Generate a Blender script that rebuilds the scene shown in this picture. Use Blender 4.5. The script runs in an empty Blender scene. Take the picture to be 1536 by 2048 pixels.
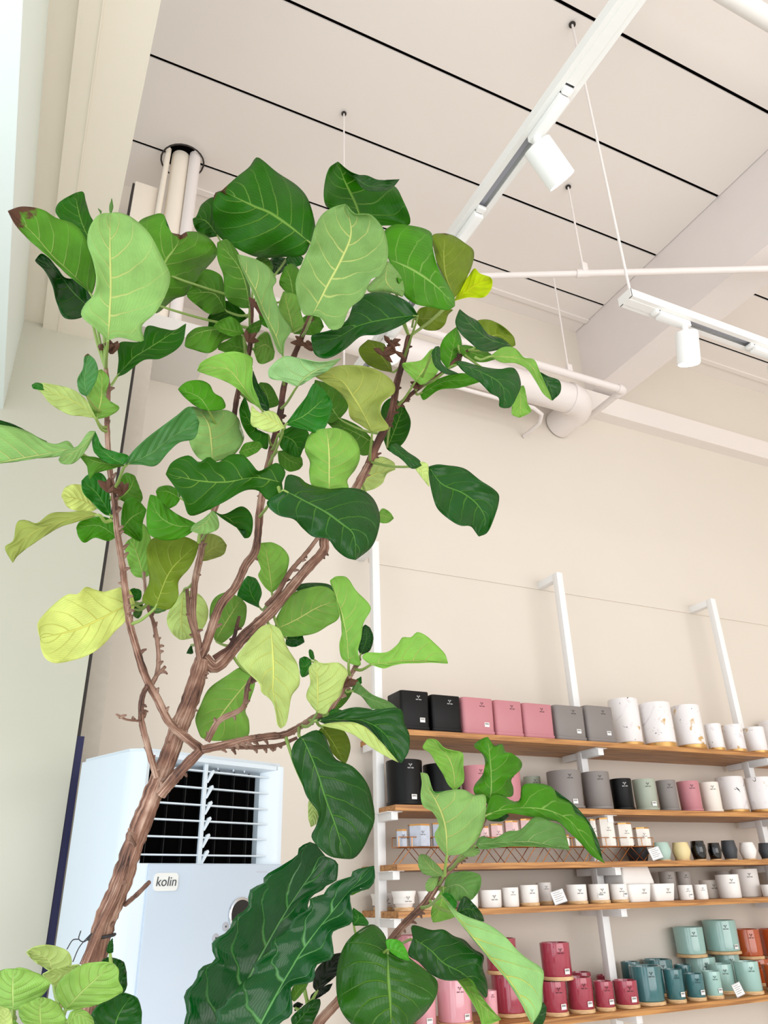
import bpy, bmesh, math, random
import numpy as np
from mathutils import Vector, Matrix

# ------------------------------------------------------------------ camera
YAW, PITCH, ROLL, FPX = math.radians(25.995), math.radians(26.262), math.radians(-1.510), 1526.07
CAM = np.array([0.0, 0.0, 1.4])
_f = np.array([math.sin(YAW) * math.cos(PITCH), math.cos(YAW) * math.cos(PITCH), math.sin(PITCH)])
_r = np.array([math.cos(YAW), -math.sin(YAW), 0.0])
_u = np.cross(_r, _f)
RV = math.cos(ROLL) * _r + math.sin(ROLL) * _u
UV = -math.sin(ROLL) * _r + math.cos(ROLL) * _u
sc = bpy.context.scene
COL = sc.collection
cd = bpy.data.cameras.new('camera')
cam = bpy.data.objects.new('camera', cd)
COL.objects.link(cam)
cd.sensor_fit = 'VERTICAL'
cd.sensor_height = 36.0
cd.lens = 36.0 * FPX / 2048.0
cd.clip_start = 0.02
cam.matrix_world = Matrix(((RV[0], UV[0], -_f[0], CAM[0]), (RV[1], UV[1], -_f[1], CAM[1]),
                           (RV[2], UV[2], -_f[2], CAM[2]), (0, 0, 0, 1)))
sc.camera = cam
# ------------------------------------------------------------------ light, view
sc.view_settings.view_transform = 'Standard'
sc.view_settings.look = 'None'
sc.view_settings.gamma = 1.0
sc.view_settings.use_curve_mapping = False
sc.view_settings.exposure = -0.34
w = bpy.data.worlds.new('overcast_sky')
sc.world = w
w.use_nodes = True
w.node_tree.nodes['Background'].inputs[0].default_value = (0.93, 0.97, 1.0, 1)
w.node_tree.nodes['Background'].inputs[1].default_value = 1.5


def area(name, loc, rot, sx, sy, power, col):
    l = bpy.data.lights.new(name, 'AREA')
    l.shape = 'RECTANGLE'
    l.size, l.size_y, l.energy, l.color = sx, sy, power, col
    o = bpy.data.objects.new(name, l)
    o.location, o.rotation_euler = loc, rot
    COL.objects.link(o)
    return o


# daylight through the shop-front glazing: the side bay beside the camera and the front bay behind it
area('daylight_side_window', (-1.15, -0.6, 1.65), (0, math.radians(-108), 0), 3.0, 4.4, 105, (0.84, 0.93, 1.0))
area('daylight_front_window', (3.4, -4.4, 1.9), (math.radians(124), 0, 0), 8.0, 3.4, 370, (1.0, 0.955, 0.93))


def ray(x, y):
    return RV * ((x - 768) / FPX) + UV * ((1024 - y) / FPX) + _f


def onY(x, y, Y):
    d = ray(x, y)
    return CAM + d * (Y / d[1])


def onZ(x, y, Z):
    d = ray(x, y)
    return CAM + d * ((Z - CAM[2]) / d[2])


# ------------------------------------------------------------------ materials
MATS = {}


def lin(c):
    out = []
    for v in c:
        v = v / 255.0
        out.append(v / 12.92 if v <= 0.04045 else ((v + 0.055) / 1.055) ** 2.4)
    return out


def newmat(name):
    m = bpy.data.materials.new(name)
    m.use_nodes = True
    nt = m.node_tree
    return m, nt, nt.nodes['Principled BSDF'], nt.nodes, nt.links


def mat(name, rgb, rough=0.5, metal=0.0, noise=0.0, nscale=8.0, bump=0.0, emit=0.0, spec=0.5, coat=0.0):
    if name in MATS:
        return MATS[name]
    m, nt, b, N, L = newmat(name)
    c = lin(rgb)
    b.inputs['Roughness'].default_value = rough
    b.inputs['Metallic'].default_value = metal
    b.inputs['Specular IOR Level'].default_value = spec
    b.inputs['Coat Weight'].default_value = coat
    tc = N.new('ShaderNodeTexCoord')
    nz = N.new('ShaderNodeTexNoise')
    nz.inputs['Scale'].default_value = nscale
    nz.inputs['Detail'].default_value = 5
    L.new(tc.outputs['Object'], nz.inputs['Vector'])
    mx = N.new('ShaderNodeMix')
    mx.data_type = 'RGBA'
    k = 1 - noise
    mx.inputs[6].default_value = (c[0] * k, c[1] * k, c[2] * k, 1)
    mx.inputs[7].default_value = (*c, 1)
    L.new(nz.outputs['Fac'], mx.inputs[0])
    L.new(mx.outputs[2], b.inputs['Base Color'])
    if bump:
        bp = N.new('ShaderNodeBump')
        bp.inputs['Strength'].default_value = bump
        bp.inputs['Distance'].default_value = 0.004
        L.new(nz.outputs['Fac'], bp.inputs['Height'])
        L.new(bp.outputs[0], b.inputs['Normal'])
    if emit:
        b.inputs['Emission Color'].default_value = (*c, 1)
        b.inputs['Emission Strength'].default_value = emit
    MATS[name] = m
    return m


def wood(name, c1, c2, scale=(1.2, 14, 30)):
    if name in MATS:
        return MATS[name]
    m, nt, b, N, L = newmat(name)
    tc = N.new('ShaderNodeTexCoord')
    mp = N.new('ShaderNodeMapping')
    mp.inputs['Scale'].default_value = scale
    nz = N.new('ShaderNodeTexNoise')
    nz.inputs['Scale'].default_value = 3.0
    nz.inputs['Detail'].default_value = 8
    nz.inputs['Distortion'].default_value = 0.6
    rp = N.new('ShaderNodeValToRGB')
    rp.color_ramp.elements[0].position = 0.36
    rp.color_ramp.elements[0].color = (*lin(c1), 1)
    rp.color_ramp.elements[1].position = 0.64
    rp.color_ramp.elements[1].color = (*lin(c2), 1)
    L.new(tc.outputs['Object'], mp.inputs[0])
    L.new(mp.outputs[0], nz.inputs['Vector'])
    L.new(nz.outputs['Fac'], rp.inputs[0])
    L.new(rp.outputs[0], b.inputs['Base Color'])
    b.inputs['Roughness'].default_value = 0.45
    bp = N.new('ShaderNodeBump')
    bp.inputs['Strength'].default_value = 0.2
    bp.inputs['Distance'].default_value = 0.002
    L.new(nz.outputs['Fac'], bp.inputs['Height'])
    L.new(bp.outputs[0], b.inputs['Normal'])
    MATS[name] = m
    return m


def marble():
    if 'marble' in MATS:
        return MATS['marble']
    m, nt, b, N, L = newmat('marble')
    tc = N.new('ShaderNodeTexCoord')
    oi = N.new('ShaderNodeObjectInfo')
    ad = N.new('ShaderNodeVectorMath')
    ad.operation = 'ADD'
    sc_ = N.new('ShaderNodeMath')
    sc_.operation = 'MULTIPLY'
    sc_.inputs[1].default_value = 37.0
    L.new(oi.outputs['Random'], sc_.inputs[0])
    L.new(tc.outputs['Object'], ad.inputs[0])
    L.new(sc_.outputs[0], ad.inputs[1])
    last = None
    base = (0.86, 0.83, 0.83, 1)
    for scl, lo, hi, col, dist in ((14, 0.655, 0.70, (0.62, 0.40, 0.16, 1), 0.3), (26, 0.69, 0.72, (0.07, 0.06, 0.06, 1), 1.4),
                                   (7, 0.60, 0.75, (0.66, 0.60, 0.62, 1), 2.0)):
        nz = N.new('ShaderNodeTexNoise')
        nz.inputs['Scale'].default_value = scl
        nz.inputs['Detail'].default_value = 3
        nz.inputs['Distortion'].default_value = dist
        L.new(ad.outputs[0], nz.inputs['Vector'])
        mr = N.new('ShaderNodeMapRange')
        mr.inputs['From Min'].default_value = lo
        mr.inputs['From Max'].default_value = hi
        L.new(nz.outputs['Fac'], mr.inputs[0])
        mx = N.new('ShaderNodeMix')
        mx.data_type = 'RGBA'
        L.new(mr.outputs[0], mx.inputs[0])
        if last is None:
            mx.inputs[6].default_value = base
        else:
            L.new(last, mx.inputs[6])
        mx.inputs[7].default_value = col
        last = mx.outputs[2]
    L.new(last, b.inputs['Base Color'])
    b.inputs['Roughness'].default_value = 0.3
    MATS['marble'] = m
    return m


def bark(young=False):
    nm = 'bark_young' if young else 'bark'
    if nm in MATS:
        return MATS[nm]
    m, nt, b, N, L = newmat(nm)
    tc = N.new('ShaderNodeTexCoord')
    at = N.new('ShaderNodeAttribute')
    at.attribute_name = 'UVMap'
    mp = N.new('ShaderNodeMapping')
    mp.inputs['Scale'].default_value = (9, 5, 1)
    nz = N.new('ShaderNodeTexNoise')
    nz.inputs['Scale'].default_value = 2.2
    nz.inputs['Detail'].default_value = 7
    nz.inputs['Distortion'].default_value = 0.8
    L.new(tc.outputs['UV'], mp.inputs[0])
    L.new(mp.outputs[0], nz.inputs['Vector'])
    n2 = N.new('ShaderNodeTexNoise')
    n2.inputs['Scale'].default_value = 18
    n2.inputs['Detail'].default_value = 4
    L.new(tc.outputs['Object'], n2.inputs['Vector'])
    rp = N.new('ShaderNodeValToRGB')
    e = rp.color_ramp.elements
    e[0].position, e[0].color = 0.36, (*lin((36, 20, 16) if young else (48, 30, 25)), 1)
    e[1].position, e[1].color = 0.66, (*lin((138, 96, 78) if young else (198, 168, 148)), 1)
    x = e.new(0.5)
    x.color = (*lin((84, 50, 38) if young else (134, 95, 77)), 1)
    ml = N.new('ShaderNodeMix')
    ml.inputs[0].default_value = 0.45
    L.new(nz.outputs['Fac'], ml.inputs[2])
    L.new(n2.outputs['Fac'], ml.inputs[3])
    L.new(ml.outputs[0], rp.inputs[0])
    L.new(rp.outputs[0], b.inputs['Base Color'])
    b.inputs['Roughness'].default_value = 0.85
    bp = N.new('ShaderNodeBump')
    bp.inputs['Strength'].default_value = 0.9
    bp.inputs['Distance'].default_value = 0.006
    L.new(ml.outputs[0], bp.inputs['Height'])
    L.new(bp.outputs[0], b.inputs['Normal'])
    MATS[nm] = m
    return m


LEAFCOL = {
    # name: (blade sRGB, vein sRGB, roughness, translucency)
    'u_pale': ((136, 180, 98), (206, 216, 128), .45, .25), 'u_light': ((138, 194, 78), (214, 226, 130), .42, .3),
    'u_mid': ((84, 144, 32), (160, 196, 96), .42, .3), 'u_dark': ((38, 108, 0), (128, 176, 72), .40, .35),
    'u_green': ((78, 156, 16), (158, 204, 100), .38, .35), 'u_olive': ((116, 140, 32), (176, 192, 80), .42, .35),
    'u_oliveyellow': ((158, 172, 82), (204, 208, 104), .45, .3), 'u_paleyellow': ((206, 228, 132), (232, 236, 124), .45, .3),  # pale yellow: window light on the blade is painted into the colour
    'u_yellow': ((226, 234, 128), (232, 226, 110), .45, .35), 'u_brightyellow': ((238, 255, 0), (250, 240, 40), .4, .5),  # bright yellow: the lit glow of the leaf is put into its colour
    'u_mint': ((158, 212, 128), (226, 226, 110), .42, .2), 'u_grey': ((102, 152, 72), (170, 200, 130), .42, .25),
    'u_wood': ((206, 226, 132), (226, 234, 150), .42, .3),
    't_dark': ((4, 72, 0), (92, 150, 56), .27, .12), 't_mid': ((28, 114, 12), (132, 184, 84), .3, .15),
    't_grey': ((66, 128, 58), (128, 176, 100), .3, .15), 't_mint': ((146, 194, 124), (206, 222, 140), .35, .2),
    't_bright': ((70, 160, 30), (150, 205, 96), .28, .25), 't_olive': ((34, 88, 10), (120, 164, 62), .25, .15),
    't_wavy': ((2, 66, 18), (120, 184, 104), .17, .08), 't_black': ((14, 30, 14), (40, 60, 36), .25, .05),
    't_pale': ((160, 206, 96), (214, 230, 140), .35, .3),
}


def leafmat(key, brown=0):
    nm = 'leaf_' + key + ('_scorched%d' % (brown * 100) if brown else '')
    if nm in MATS:
        return MATS[nm]
    c, vc, rough, tr = LEAFCOL[key]
    under = key[0] == 'u'
    m, nt, b, N, L = newmat(nm)

    def math_(op, a, bb=None, cc=None, clamp=False):
        n = N.new('ShaderNodeMath')
        n.operation = op
        n.use_clamp = clamp
        for i, v in enumerate((a, bb, cc)):
            if v is None:
                continue
            if isinstance(v, (int, float)):
                n.inputs[i].default_value = v
            else:
                L.new(v, n.inputs[i])
        return n.outputs[0]

    uv = N.new('ShaderNodeUVMap')
    uv.uv_map = 'UVMap'
    sp = N.new('ShaderNodeSeparateXYZ')
    L.new(uv.outputs[0], sp.inputs[0])
    t = sp.outputs[0]
    s = math_('MULTIPLY_ADD', sp.outputs[1], 2.0, -1.0)
    a = math_('ABSOLUTE', s)
    oi = N.new('ShaderNodeObjectInfo')
    tc = N.new('ShaderNodeTexCoord')
    nz = N.new('ShaderNodeTexNoise')
    nz.inputs['Scale'].default_value = 22
    nz.inputs['Detail'].default_value = 4
    L.new(tc.outputs['Object'], nz.inputs['Vector'])
    wob = math_('MULTIPLY_ADD', nz.outputs['Fac'], 0.05, -0.025)
    ap = math_('POWER', a, 1.25)
    t0 = math_('MULTIPLY_ADD', ap, -0.24, t)
    sg = math_('MULTIPLY_ADD', math_('SIGN', s), 0.035, t0)
    ph = math_('MULTIPLY', math_('ADD', sg, wob), 5.2 if key == 't_wavy' else 6.6)
    fr = math_('ABSOLUTE', math_('ADD', math_('FRACT', ph), -0.5))
    wid = math_('MULTIPLY_ADD', a, -0.040, 0.078)
    vl = math_('SUBTRACT', 1.0, math_('DIVIDE', fr, wid), clamp=True)
    vl = math_('MULTIPLY', vl, math_('GREATER_THAN', t0, 0.0))
    vl = math_('MULTIPLY', vl, math_('SUBTRACT', 1.15, a, clamp=True))
    mw = math_('MULTIPLY_ADD', t, -0.036, 0.062)
    vm = math_('MULTIPLY', math_('SUBTRACT', 1.0, math_('DIVIDE', a, mw), clamp=True), 1.6, clamp=True)
    # fine cross veins between the side veins
    ph2 = math_('MULTIPLY', math_('MULTIPLY_ADD', wob, 1.3, a), 15.0)
    fr2 = math_('ABSOLUTE', math_('ADD', math_('FRACT', ph2), -0.5))
    v3 = math_('MULTIPLY', math_('SUBTRACT', 1.0, math_('DIVIDE', fr2, 0.07), clamp=True), 0.22)
    ve = math_('MAXIMUM', math_('MAXIMUM', vl, vm), v3)
    mx = N.new('ShaderNodeMix')
    mx.data_type = 'RGBA'
    vr = math_('MULTIPLY_ADD', oi.outputs['Random'], 0.30, 0.80)
    nf = math_('MULTIPLY', vr, math_('MULTIPLY_ADD', nz.outputs['Fac'], 0.60, 0.70))
    cb = N.new('ShaderNodeVectorMath')
    cb.operation = 'SCALE'
    cb.inputs[0].default_value = lin(c)
    L.new(nf, cb.inputs['Scale'])
    L.new(cb.outputs[0], mx.inputs[6])
    mx.inputs[7].default_value = (*lin(vc), 1)
    L.new(math_('MULTIPLY', ve, 0.95 if under else (0.5 if key == 't_wavy' else 0.62)), mx.inputs[0])
    colour = mx.outputs[2]
    if brown:
        e = math_('ADD', t, math_('MULTIPLY_ADD', nz.outputs['Fac'], 0.5, -0.25))
        e = math_('ADD', e, math_('MULTIPLY', math_('POWER', a, 6.0), 0.08))
        mr = N.new('ShaderNodeMapRange')
        mr.inputs['From Min'].default_value = brown
        mr.inputs['From Max'].default_value = brown + 0.03
        L.new(e, mr.inputs[0])
        m2 = N.new('ShaderNodeMix')
        m2.data_type = 'RGBA'
        L.new(mr.outputs[0], m2.inputs[0])
        L.new(colour, m2.inputs[6])
        m2.inputs[7].default_value = (*lin((96, 62, 44)), 1)
        colour = m2.outputs[2]
    L.new(colour, b.inputs['Base Color'])
    b.inputs['Roughness'].default_value = rough
    b.inputs['Specular IOR Level'].default_value = 0.24 if under else 0.32
    bp = N.new('ShaderNodeBump')
    bp.inputs['Strength'].default_value = 0.7
    bp.inputs['Distance'].default_value = 0.004
    quilt = math_('MULTIPLY', fr, -0.9)
    hh = math_('MULTIPLY_ADD', ve, 0.7 if under else -0.7, math_('MULTIPLY', quilt, -1.0 if not under else 1.0))
    n9 = N.new('ShaderNodeTexNoise')
    n9.inputs['Scale'].default_value = 34
    n9.inputs['Detail'].default_value = 2
    L.new(tc.outputs['Object'], n9.inputs['Vector'])
    hh = math_('MULTIPLY_ADD', n9.outputs['Fac'], 0.25 if key == 't_wavy' else 0.7, hh)
    L.new(hh, bp.inputs['Height'])
    L.new(bp.outputs[0], b.inputs['Normal'])
    td = N.new('ShaderNodeBsdfTranslucent')
    L.new(colour, td.inputs[0])
    ms = N.new('ShaderNodeMixShader')
    ms.inputs[0].default_value = tr
    L.new(b.outputs[0], ms.inputs[1])
    L.new(td.outputs[0], ms.inputs[2])
    L.new(ms.outputs[0], N['Material Output'].inputs[0])
    MATS[nm] = m
    return m


# ------------------------------------------------------------------ mesh helpers
def link(name, me, parent=None):
    o = bpy.data.objects.new(name, me)
    COL.objects.link(o)
    if parent is not None:
        o.parent = parent
    return o


def empty(name, loc, label, cat, group=None, rz=0.0):
    o = bpy.data.objects.new(name, None)
    COL.objects.link(o)
    o.location = loc
    o.rotation_euler = (0, 0, rz)
    o.empty_display_size = 0.05
    tag(o, label, cat, group)
    return o


def tag(o, label, cat, group=None):
    o['label'] = label
    o['category'] = cat
    if group:
        o['group'] = group
    return o


def struct(o, label=None):
    o['kind'] = 'structure'
    if label:
        o['label'] = label
    return o


class MB:
    def __init__(self):
        self.bm = bmesh.new()

    def box(self, x0, x1, y0, y1, z0, z1, bev=0.0):
        v = [self.bm.verts.new(p) for p in ((x0, y0, z0), (x1, y0, z0), (x1, y1, z0), (x0, y1, z0),
                                            (x0, y0, z1), (x1, y0, z1), (x1, y1, z1), (x0, y1, z1))]
        fs = [self.bm.faces.new([v[i] for i in q]) for q in ((0, 3, 2, 1), (4, 5, 6, 7), (0, 1, 5, 4), (1, 2, 6, 5), (2, 3, 7, 6), (3, 0, 4, 7))]
        if bev:
            es = list({e for f in fs for e in f.edges})
            bmesh.ops.bevel(self.bm, geom=es, offset=bev, segments=2, profile=0.5, affect='EDGES')
        return self

    def prism(self, pts, axis, a, b):
        """pts: 2D polygon; axis 'z': pts are x,y ; 'y': pts are x,z ; 'x': pts are y,z"""
        def P(p, h):
            return {'z': (p[0], p[1], h), 'y': (p[0], h, p[1]), 'x': (h, p[0], p[1])}[axis]
        lo = [self.bm.verts.new(P(p, a)) for p in pts]
        hi = [self.bm.verts.new(P(p, b)) for p in pts]
        n = len(pts)
        self.bm.faces.new(lo[::-1])
        self.bm.faces.new(hi)
        for i in range(n):
            self.bm.faces.new((lo[i], lo[(i + 1) % n], hi[(i + 1) % n], hi[i]))
        return self

    def tube(self, pts, rad, n=12, cap=True, jit=0.0, uvs=False, rng=None):
        pts = [Vector(p) for p in pts]
        if not isinstance(rad, (list, tuple, np.ndarray)):
            rad = [rad] * len(pts)
        T = []
        for i in range(len(pts)):
            d = pts[min(i + 1, len(pts) - 1)] - pts[max(i - 1, 0)]
            T.append(d.normalized())
        ref = Vector((0, 0, 1)) if abs(T[0].z) < 0.9 else Vector((0, 1, 0))
        nrm = T[0].cross(ref).normalized()
        rings = []
        for i, p in enumerate(pts):
            nrm = (nrm - T[i] * nrm.dot(T[i])).normalized()
            bi = T[i].cross(nrm)
            ring = []
            for k in range(n):
                a = 2 * math.pi * k / n
                r = rad[i] * (1 + (rng.uniform(-jit, jit) if rng else 0))
                ring.append(self.bm.verts.new(p + (nrm * math.cos(a) + bi * math.sin(a)) * r))
            rings.append(ring)
        layer = self.bm.loops.layers.uv.verify() if uvs else None
        ln = 0.0
        for i in range(len(rings) - 1):
            l2 = ln + (pts[i + 1] - pts[i]).length
            for k in range(n):
                f = self.bm.faces.new((rings[i][k], rings[i][(k + 1) % n], rings[i + 1][(k + 1) % n], rings[i + 1][k]))
                f.smooth = True
                if layer:
                    for lp, (uu, vv) in zip(f.loops, ((k / n, ln), ((k + 1) / n, ln), ((k + 1) / n, l2), (k / n, l2))):
                        lp[layer].uv = (uu, vv)
            ln = l2
        if cap:
            self.bm.faces.new(rings[0][::-1])
            self.bm.faces.new(rings[-1])
        return self

    def lathe(self, prof, n=28, loc=(0, 0, 0), close=False):
        rings = []
        for r, z in prof:
            rings.append([self.bm.verts.new((loc[0] + r * math.cos(2 * math.pi * k / n), loc[1] + r * math.sin(2 * math.pi * k / n), loc[2] + z)) for k in range(n)])
        for i in range(len(rings) - 1):
            for k in range(n):
                f = self.bm.faces.new((rings[i][k], rings[i][(k + 1) % n], rings[i + 1][(k + 1) % n], rings[i + 1][k]))
                f.smooth = True
        self.bm.faces.new(rings[0][::-1])
        self.bm.faces.new(rings[-1])
        return self

    def loft(self, loops, smooth=True):
        rings = [[self.bm.verts.new(p) for p in lp] for lp in loops]
        n = len(rings[0])
        for i in range(len(rings) - 1):
            for k in range(n):
                f = self.bm.faces.new((rings[i][k], rings[i][(k + 1) % n], rings[i + 1][(k + 1) % n], rings[i + 1][k]))
                f.smooth = smooth
        self.bm.faces.new(rings[0][::-1])
        self.bm.faces.new(rings[-1])
        return self

    def quad(self, pts):
        self.bm.faces.new([self.bm.verts.new(p) for p in pts])
        return self

    def mesh(self, name, m):
        me = bpy.data.meshes.new(name)
        bmesh.ops.recalc_face_normals(self.bm, faces=self.bm.faces)
        self.bm.to_mesh(me)
        self.bm.free()
        me.materials.append(m)
        try:
            me.set_sharp_from_angle(angle=math.radians(40))
        except Exception:
            pass
        return me

    def build(self, name, m, parent=None, loc=None):
        o = link(name, self.mesh(name, m), parent)
        if loc is not None:
            o.location = loc
        return o


# ------------------------------------------------------------------ setting
H = 4.03                      # ceiling height above the lens
ZC = 1.4 + H                  # 5.43
YW = 3.75                     # shelf wall
WALL = mat('painted_wall', (226, 217, 205), 0.6, noise=0.03, nscale=3, bump=0.05)
CEIL = mat('painted_ceiling', (242, 235, 229), 0.5, noise=0.05, nscale=2.0, bump=0.06)
WHITE = mat('white_paint', (240, 238, 234), 0.45, noise=0.03, nscale=5)
CREAM = mat('cream_steel', (245, 235, 219), 0.5, noise=0.04, nscale=4, bump=0.05)
BLACK = mat('black_gap', (3, 2, 2), 0.9, spec=0.05)
DARKGREY = mat('dark_grey_mottle', (60, 54, 50), 0.8, noise=0.4, nscale=60)  # plain dark grey with fine mottling
NAVY = mat('navy_edge', (18, 16, 70), 0.5)
FLOOR = mat('floor_tile', (238, 236, 232), 0.35, noise=0.05, nscale=3)
LAMPW = mat('lamp_white', (244, 243, 240), 0.4)

struct(MB().box(-1.3, 9.0, -4.6, 4.0, -0.1, 0.0).build('floor', FLOOR), 'pale tiled shop floor')
struct(MB().box(-1.3, 9.0, YW, YW + 0.15, 0, ZC + 0.1).build('wall_back', WALL), 'cream painted wall behind the shelves')
struct(MB().box(9.0, 9.15, -4.6, YW + 0.15, 0, ZC + 0.1).build('wall_right', WALL), 'cream painted far side wall')
struct(MB().box(-14, 24, -24, 14, -0.2, -0.12).build('ground_outside', mat('pavement', (190, 188, 184), 0.8, noise=0.15, nscale=2)), 'pale pavement outside the shop front')
# ceiling: dark void above, painted panels hung below it with open joints
ceil = struct(MB().box(-1.3, 9.0, -4.6, YW + 0.15, ZC + 0.012, ZC + 0.10).build('ceiling', BLACK), 'white ceiling of long painted panels with dark open joints')
ys = [0.1355 * H + 0.1417 * H * (k - 6) for k in range(0, 12)]
gaps = [(0.4186 + 0.1417 * k) * H for k in range(-11, 4)]
gaps = [g for g in gaps if g > -4.5]
edges = [-4.6] + gaps + [YW + 0.02]
for bay0, bay1 in ((-1.3, 0.895 * H), (0.97 * H, 9.0)):
    for i in range(len(edges) - 1):
        a, b = edges[i] + (0.010 if i else 0), edges[i + 1] - (0.010 if i < len(edges) - 2 else 0)
        MB().box(bay0, bay1, a, b, ZC, ZC + 0.010).build('ceiling_panel', CEIL, ceil)
MB().box(0.97 * H, 9.0, 0.888 * H, 0.898 * H, ZC - 0.012, ZC).build('ceiling_batten', CEIL, ceil)
MB().box(0.3, 0.895 * H, 0.888 * H, 0.898 * H, ZC - 0.012, ZC).build('ceiling_batten', CEIL, ceil)
# deep portal beam
HB = 0.847 * H
struct(MB().box(0.896 * H, 0.896 * H + 0.28, -4.6, YW, 1.4 + HB, ZC + 0.03).build('ceiling_beam', mat('beam_paint', (238, 230, 227), 0.5, noise=0.04)), 'deep pinkish white beam crossing the ceiling')
# girt along the shelf wall
struct(MB().box(0.3, 9.0, YW - 0.10, YW, 4.60, 4.78).build('wall_girt', mat('girt_paint', (238, 230, 224), 0.5)), 'white horizontal girt high on the shelf wall')
struct(MB().box(1.72, 9.0, YW - 0.007, YW, 3.106, 3.152).build('trim_1', WALL), 'thin cream batten along the shelf wall')
# near-overhead soffit beam, window head and the glossy end panel on the left
HS, YP = 2.25, 3.02
zs = 1.4 + HS
m = MB()
m.box(-0.078 * HS, 0.0142 * HS, -4.4, YP, zs, zs + 0.3)
m.box(-0.62, -0.078 * HS, -4.4, YP, zs + 0.02, zs + 0.3)
m.box(-0.051 * HS, -0.049 * HS, -4.4, YP, zs - 0.004, zs + 0.01)
soff = struct(m.build('ceiling_beam', CREAM), 'broad cream steel soffit overhead on the left')
H2 = 1.80
struct(MB().box(-0.80, -0.141 * H2, -4.4, YP, 1.4 + H2, zs + 0.3).build('window_head', mat('mint_white', (236, 246, 242), 0.4)), 'mint white window head at the upper left edge')
PANEL = mat('glossy_panel', (202, 200, 184), 0.22, noise=0.03, nscale=1.5)
struct(MB().box(-1.3, 0.0725 * YP, YP, YP + 0.06, 0, zs + 0.3).build('wall_left', PANEL), 'glossy off-white end panel at the left')
xe = 0.0725 * YP
struct(MB().box(xe, xe + 0.012, YP + 0.005, YP + 0.06, 1.92, zs).build('trim_2', DARKGREY), 'thin dark joint beside the left panel')  # dark grey strip along the upper panel edge
struct(MB().box(xe, xe + 0.026, YP + 0.005, YP + 0.06, 0, 1.92).build('trim_3', NAVY), 'navy blue edge strip beside the left panel')
struct(MB().box(xe + 0.02, 0.335, 3.36, 3.44, 0, 4.12, 0.004).build('door_1', mat('jamb_paint', (216, 208, 196), 0.5, noise=0.12, nscale=30, bump=0.1)), 'scuffed cream door jamb behind the air conditioner')
struct(MB().box(0.2, 0.62, 3.30, YW, 4.02, 4.12).build('trim_4', mat('lintel_paint', (226, 222, 216), 0.5)), 'white lintel above the door jamb')
# window mullions of the shop front (left of and behind the camera)
MULL = mat('white_aluminium', (236, 238, 238), 0.35)
m = MB()
for y in (-4.4, -2.6, -0.8, 1.0, 2.9):
    m.box(-1.28, -1.2, y - 0.03, y + 0.03, 0, 3.4)
m.box(-1.3, -1.18, -4.4, 2.9, 3.35, 3.7)
m.box(-1.28, -1.2, -4.4, 2.9, 0, 0.12)
struct(m.build('window_1', MULL), 'white shop-front glazing frame beside the camera')

# ------------------------------------------------------------------ pipes, duct, rods
PIPE = mat('pipe_paint', (238, 230, 226), 0.4, noise=0.03)
TR = H / 3.57


def up(p):    # a point measured under the provisional ceiling height, at the final one
    return (p[0] * TR, p[1] * TR, 1.4 + (p[2] - 1.4) * TR)


def rod(name, top, bottom, r, label, cat='rod', group=None, clamp=None):
    t = empty(name, bottom, label, cat, group)
    d = [top[i] - bottom[i] for i in range(3)]
    MB().tube([(0, 0, 0), tuple(d)], r, 8).build('rod', PIPE, t)
    MB().lathe([(r * 3, 0), (r * 3, 0.006), (r * 1.4, 0.012)], 12, (d[0], d[1], d[2] - 0.013)).build('ceiling_plate', DARKGREY, t)
    if clamp:
        MB().box(-0.012, 0.03, -0.012, 0.012, -0.02, 0.05, 0.003).build('clamp', PIPE, t)
    return t


zt = up((0, 0, 3.339))[2]                       # top of the lighting tracks
r2 = up((1.79, 1.55, 3.339))
rod('suspension_rod', (r2[0], r2[1], ZC), (r2[0], r2[1], zt + 0.03), 0.006, 'long thin rod holding up the end of the right track', 'rod', 'suspension rods')
pa = up((2.344, 2.30, 4.325))
rod('suspension_rod', (pa[0], pa[1], ZC), (pa[0], pa[1], pa[2] + 0.02), 0.006, 'grey rod with dark clamp holding the slanting pipe', 'rod', 'suspension rods', True)
pb = up((2.69, 2.907, 4.171))
rod('suspension_rod', (pb[0], pb[1], ZC), (pb[0], pb[1], pb[2] + 0.03), 0.006, 'thin rod down to the pipe beside the duct elbow', 'rod', 'suspension rods', True)
rl = up((1.003, 2.402, 4.583))
rod('suspension_rod', (rl[0], rl[1], ZC), (rl[0], rl[1], zt + 0.03), 0.005, 'faint thin rod above the topmost fig leaves', 'rod', 'suspension rods')
a_, b_ = Vector(up((1.853, 2.554, 4.325))), Vector(up((3.242, 1.881, 4.325)))
dv = b_ - a_
t = empty('sprinkler_pipe', tuple(a_), 'long slanting white pipe running under the ceiling', 'pipe')
MB().tube([tuple(dv * k) for k in (-0.55, 0.36)], 0.019, 14).build('pipe_run', PIPE, t)
MB().tube([tuple(dv * k) for k in (0.36, 1.6)], 0.021, 14).build('pipe_run', PIPE, t)
MB().tube([tuple(dv * k) for k in (0.335, 0.375)], 0.026, 14).build('coupling', PIPE, t)
yb, zb, xb = pb[1], pb[2], 3.11 * TR
t = empty('sprinkler_pipe', (xb, yb, zb), 'white pipe with an elbow turning into the shelf wall', 'pipe')
MB().tube([(-2.5, 0, 0), (0, 0, 0)], 0.026, 16).build('pipe_run', PIPE, t)
MB().tube([(0, 0, 0), (0, YW - yb, 0.0)], 0.024, 16).build('pipe_run', PIPE, t)
MB().tube([(-0.05, 0, 0), (-0.02, 0, 0), (0, 0.01, 0), (0.002, 0.025, 0), (0, 0.06, 0)], 0.033, 16).build('elbow', PIPE, t)
DUCT = mat('duct_paint', (240, 232, 228), 0.4, noise=0.02)
t = empty('air_duct', (3.28, 3.43, 4.45), 'fat white duct with an elbow turning into the wall', 'duct')
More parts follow.
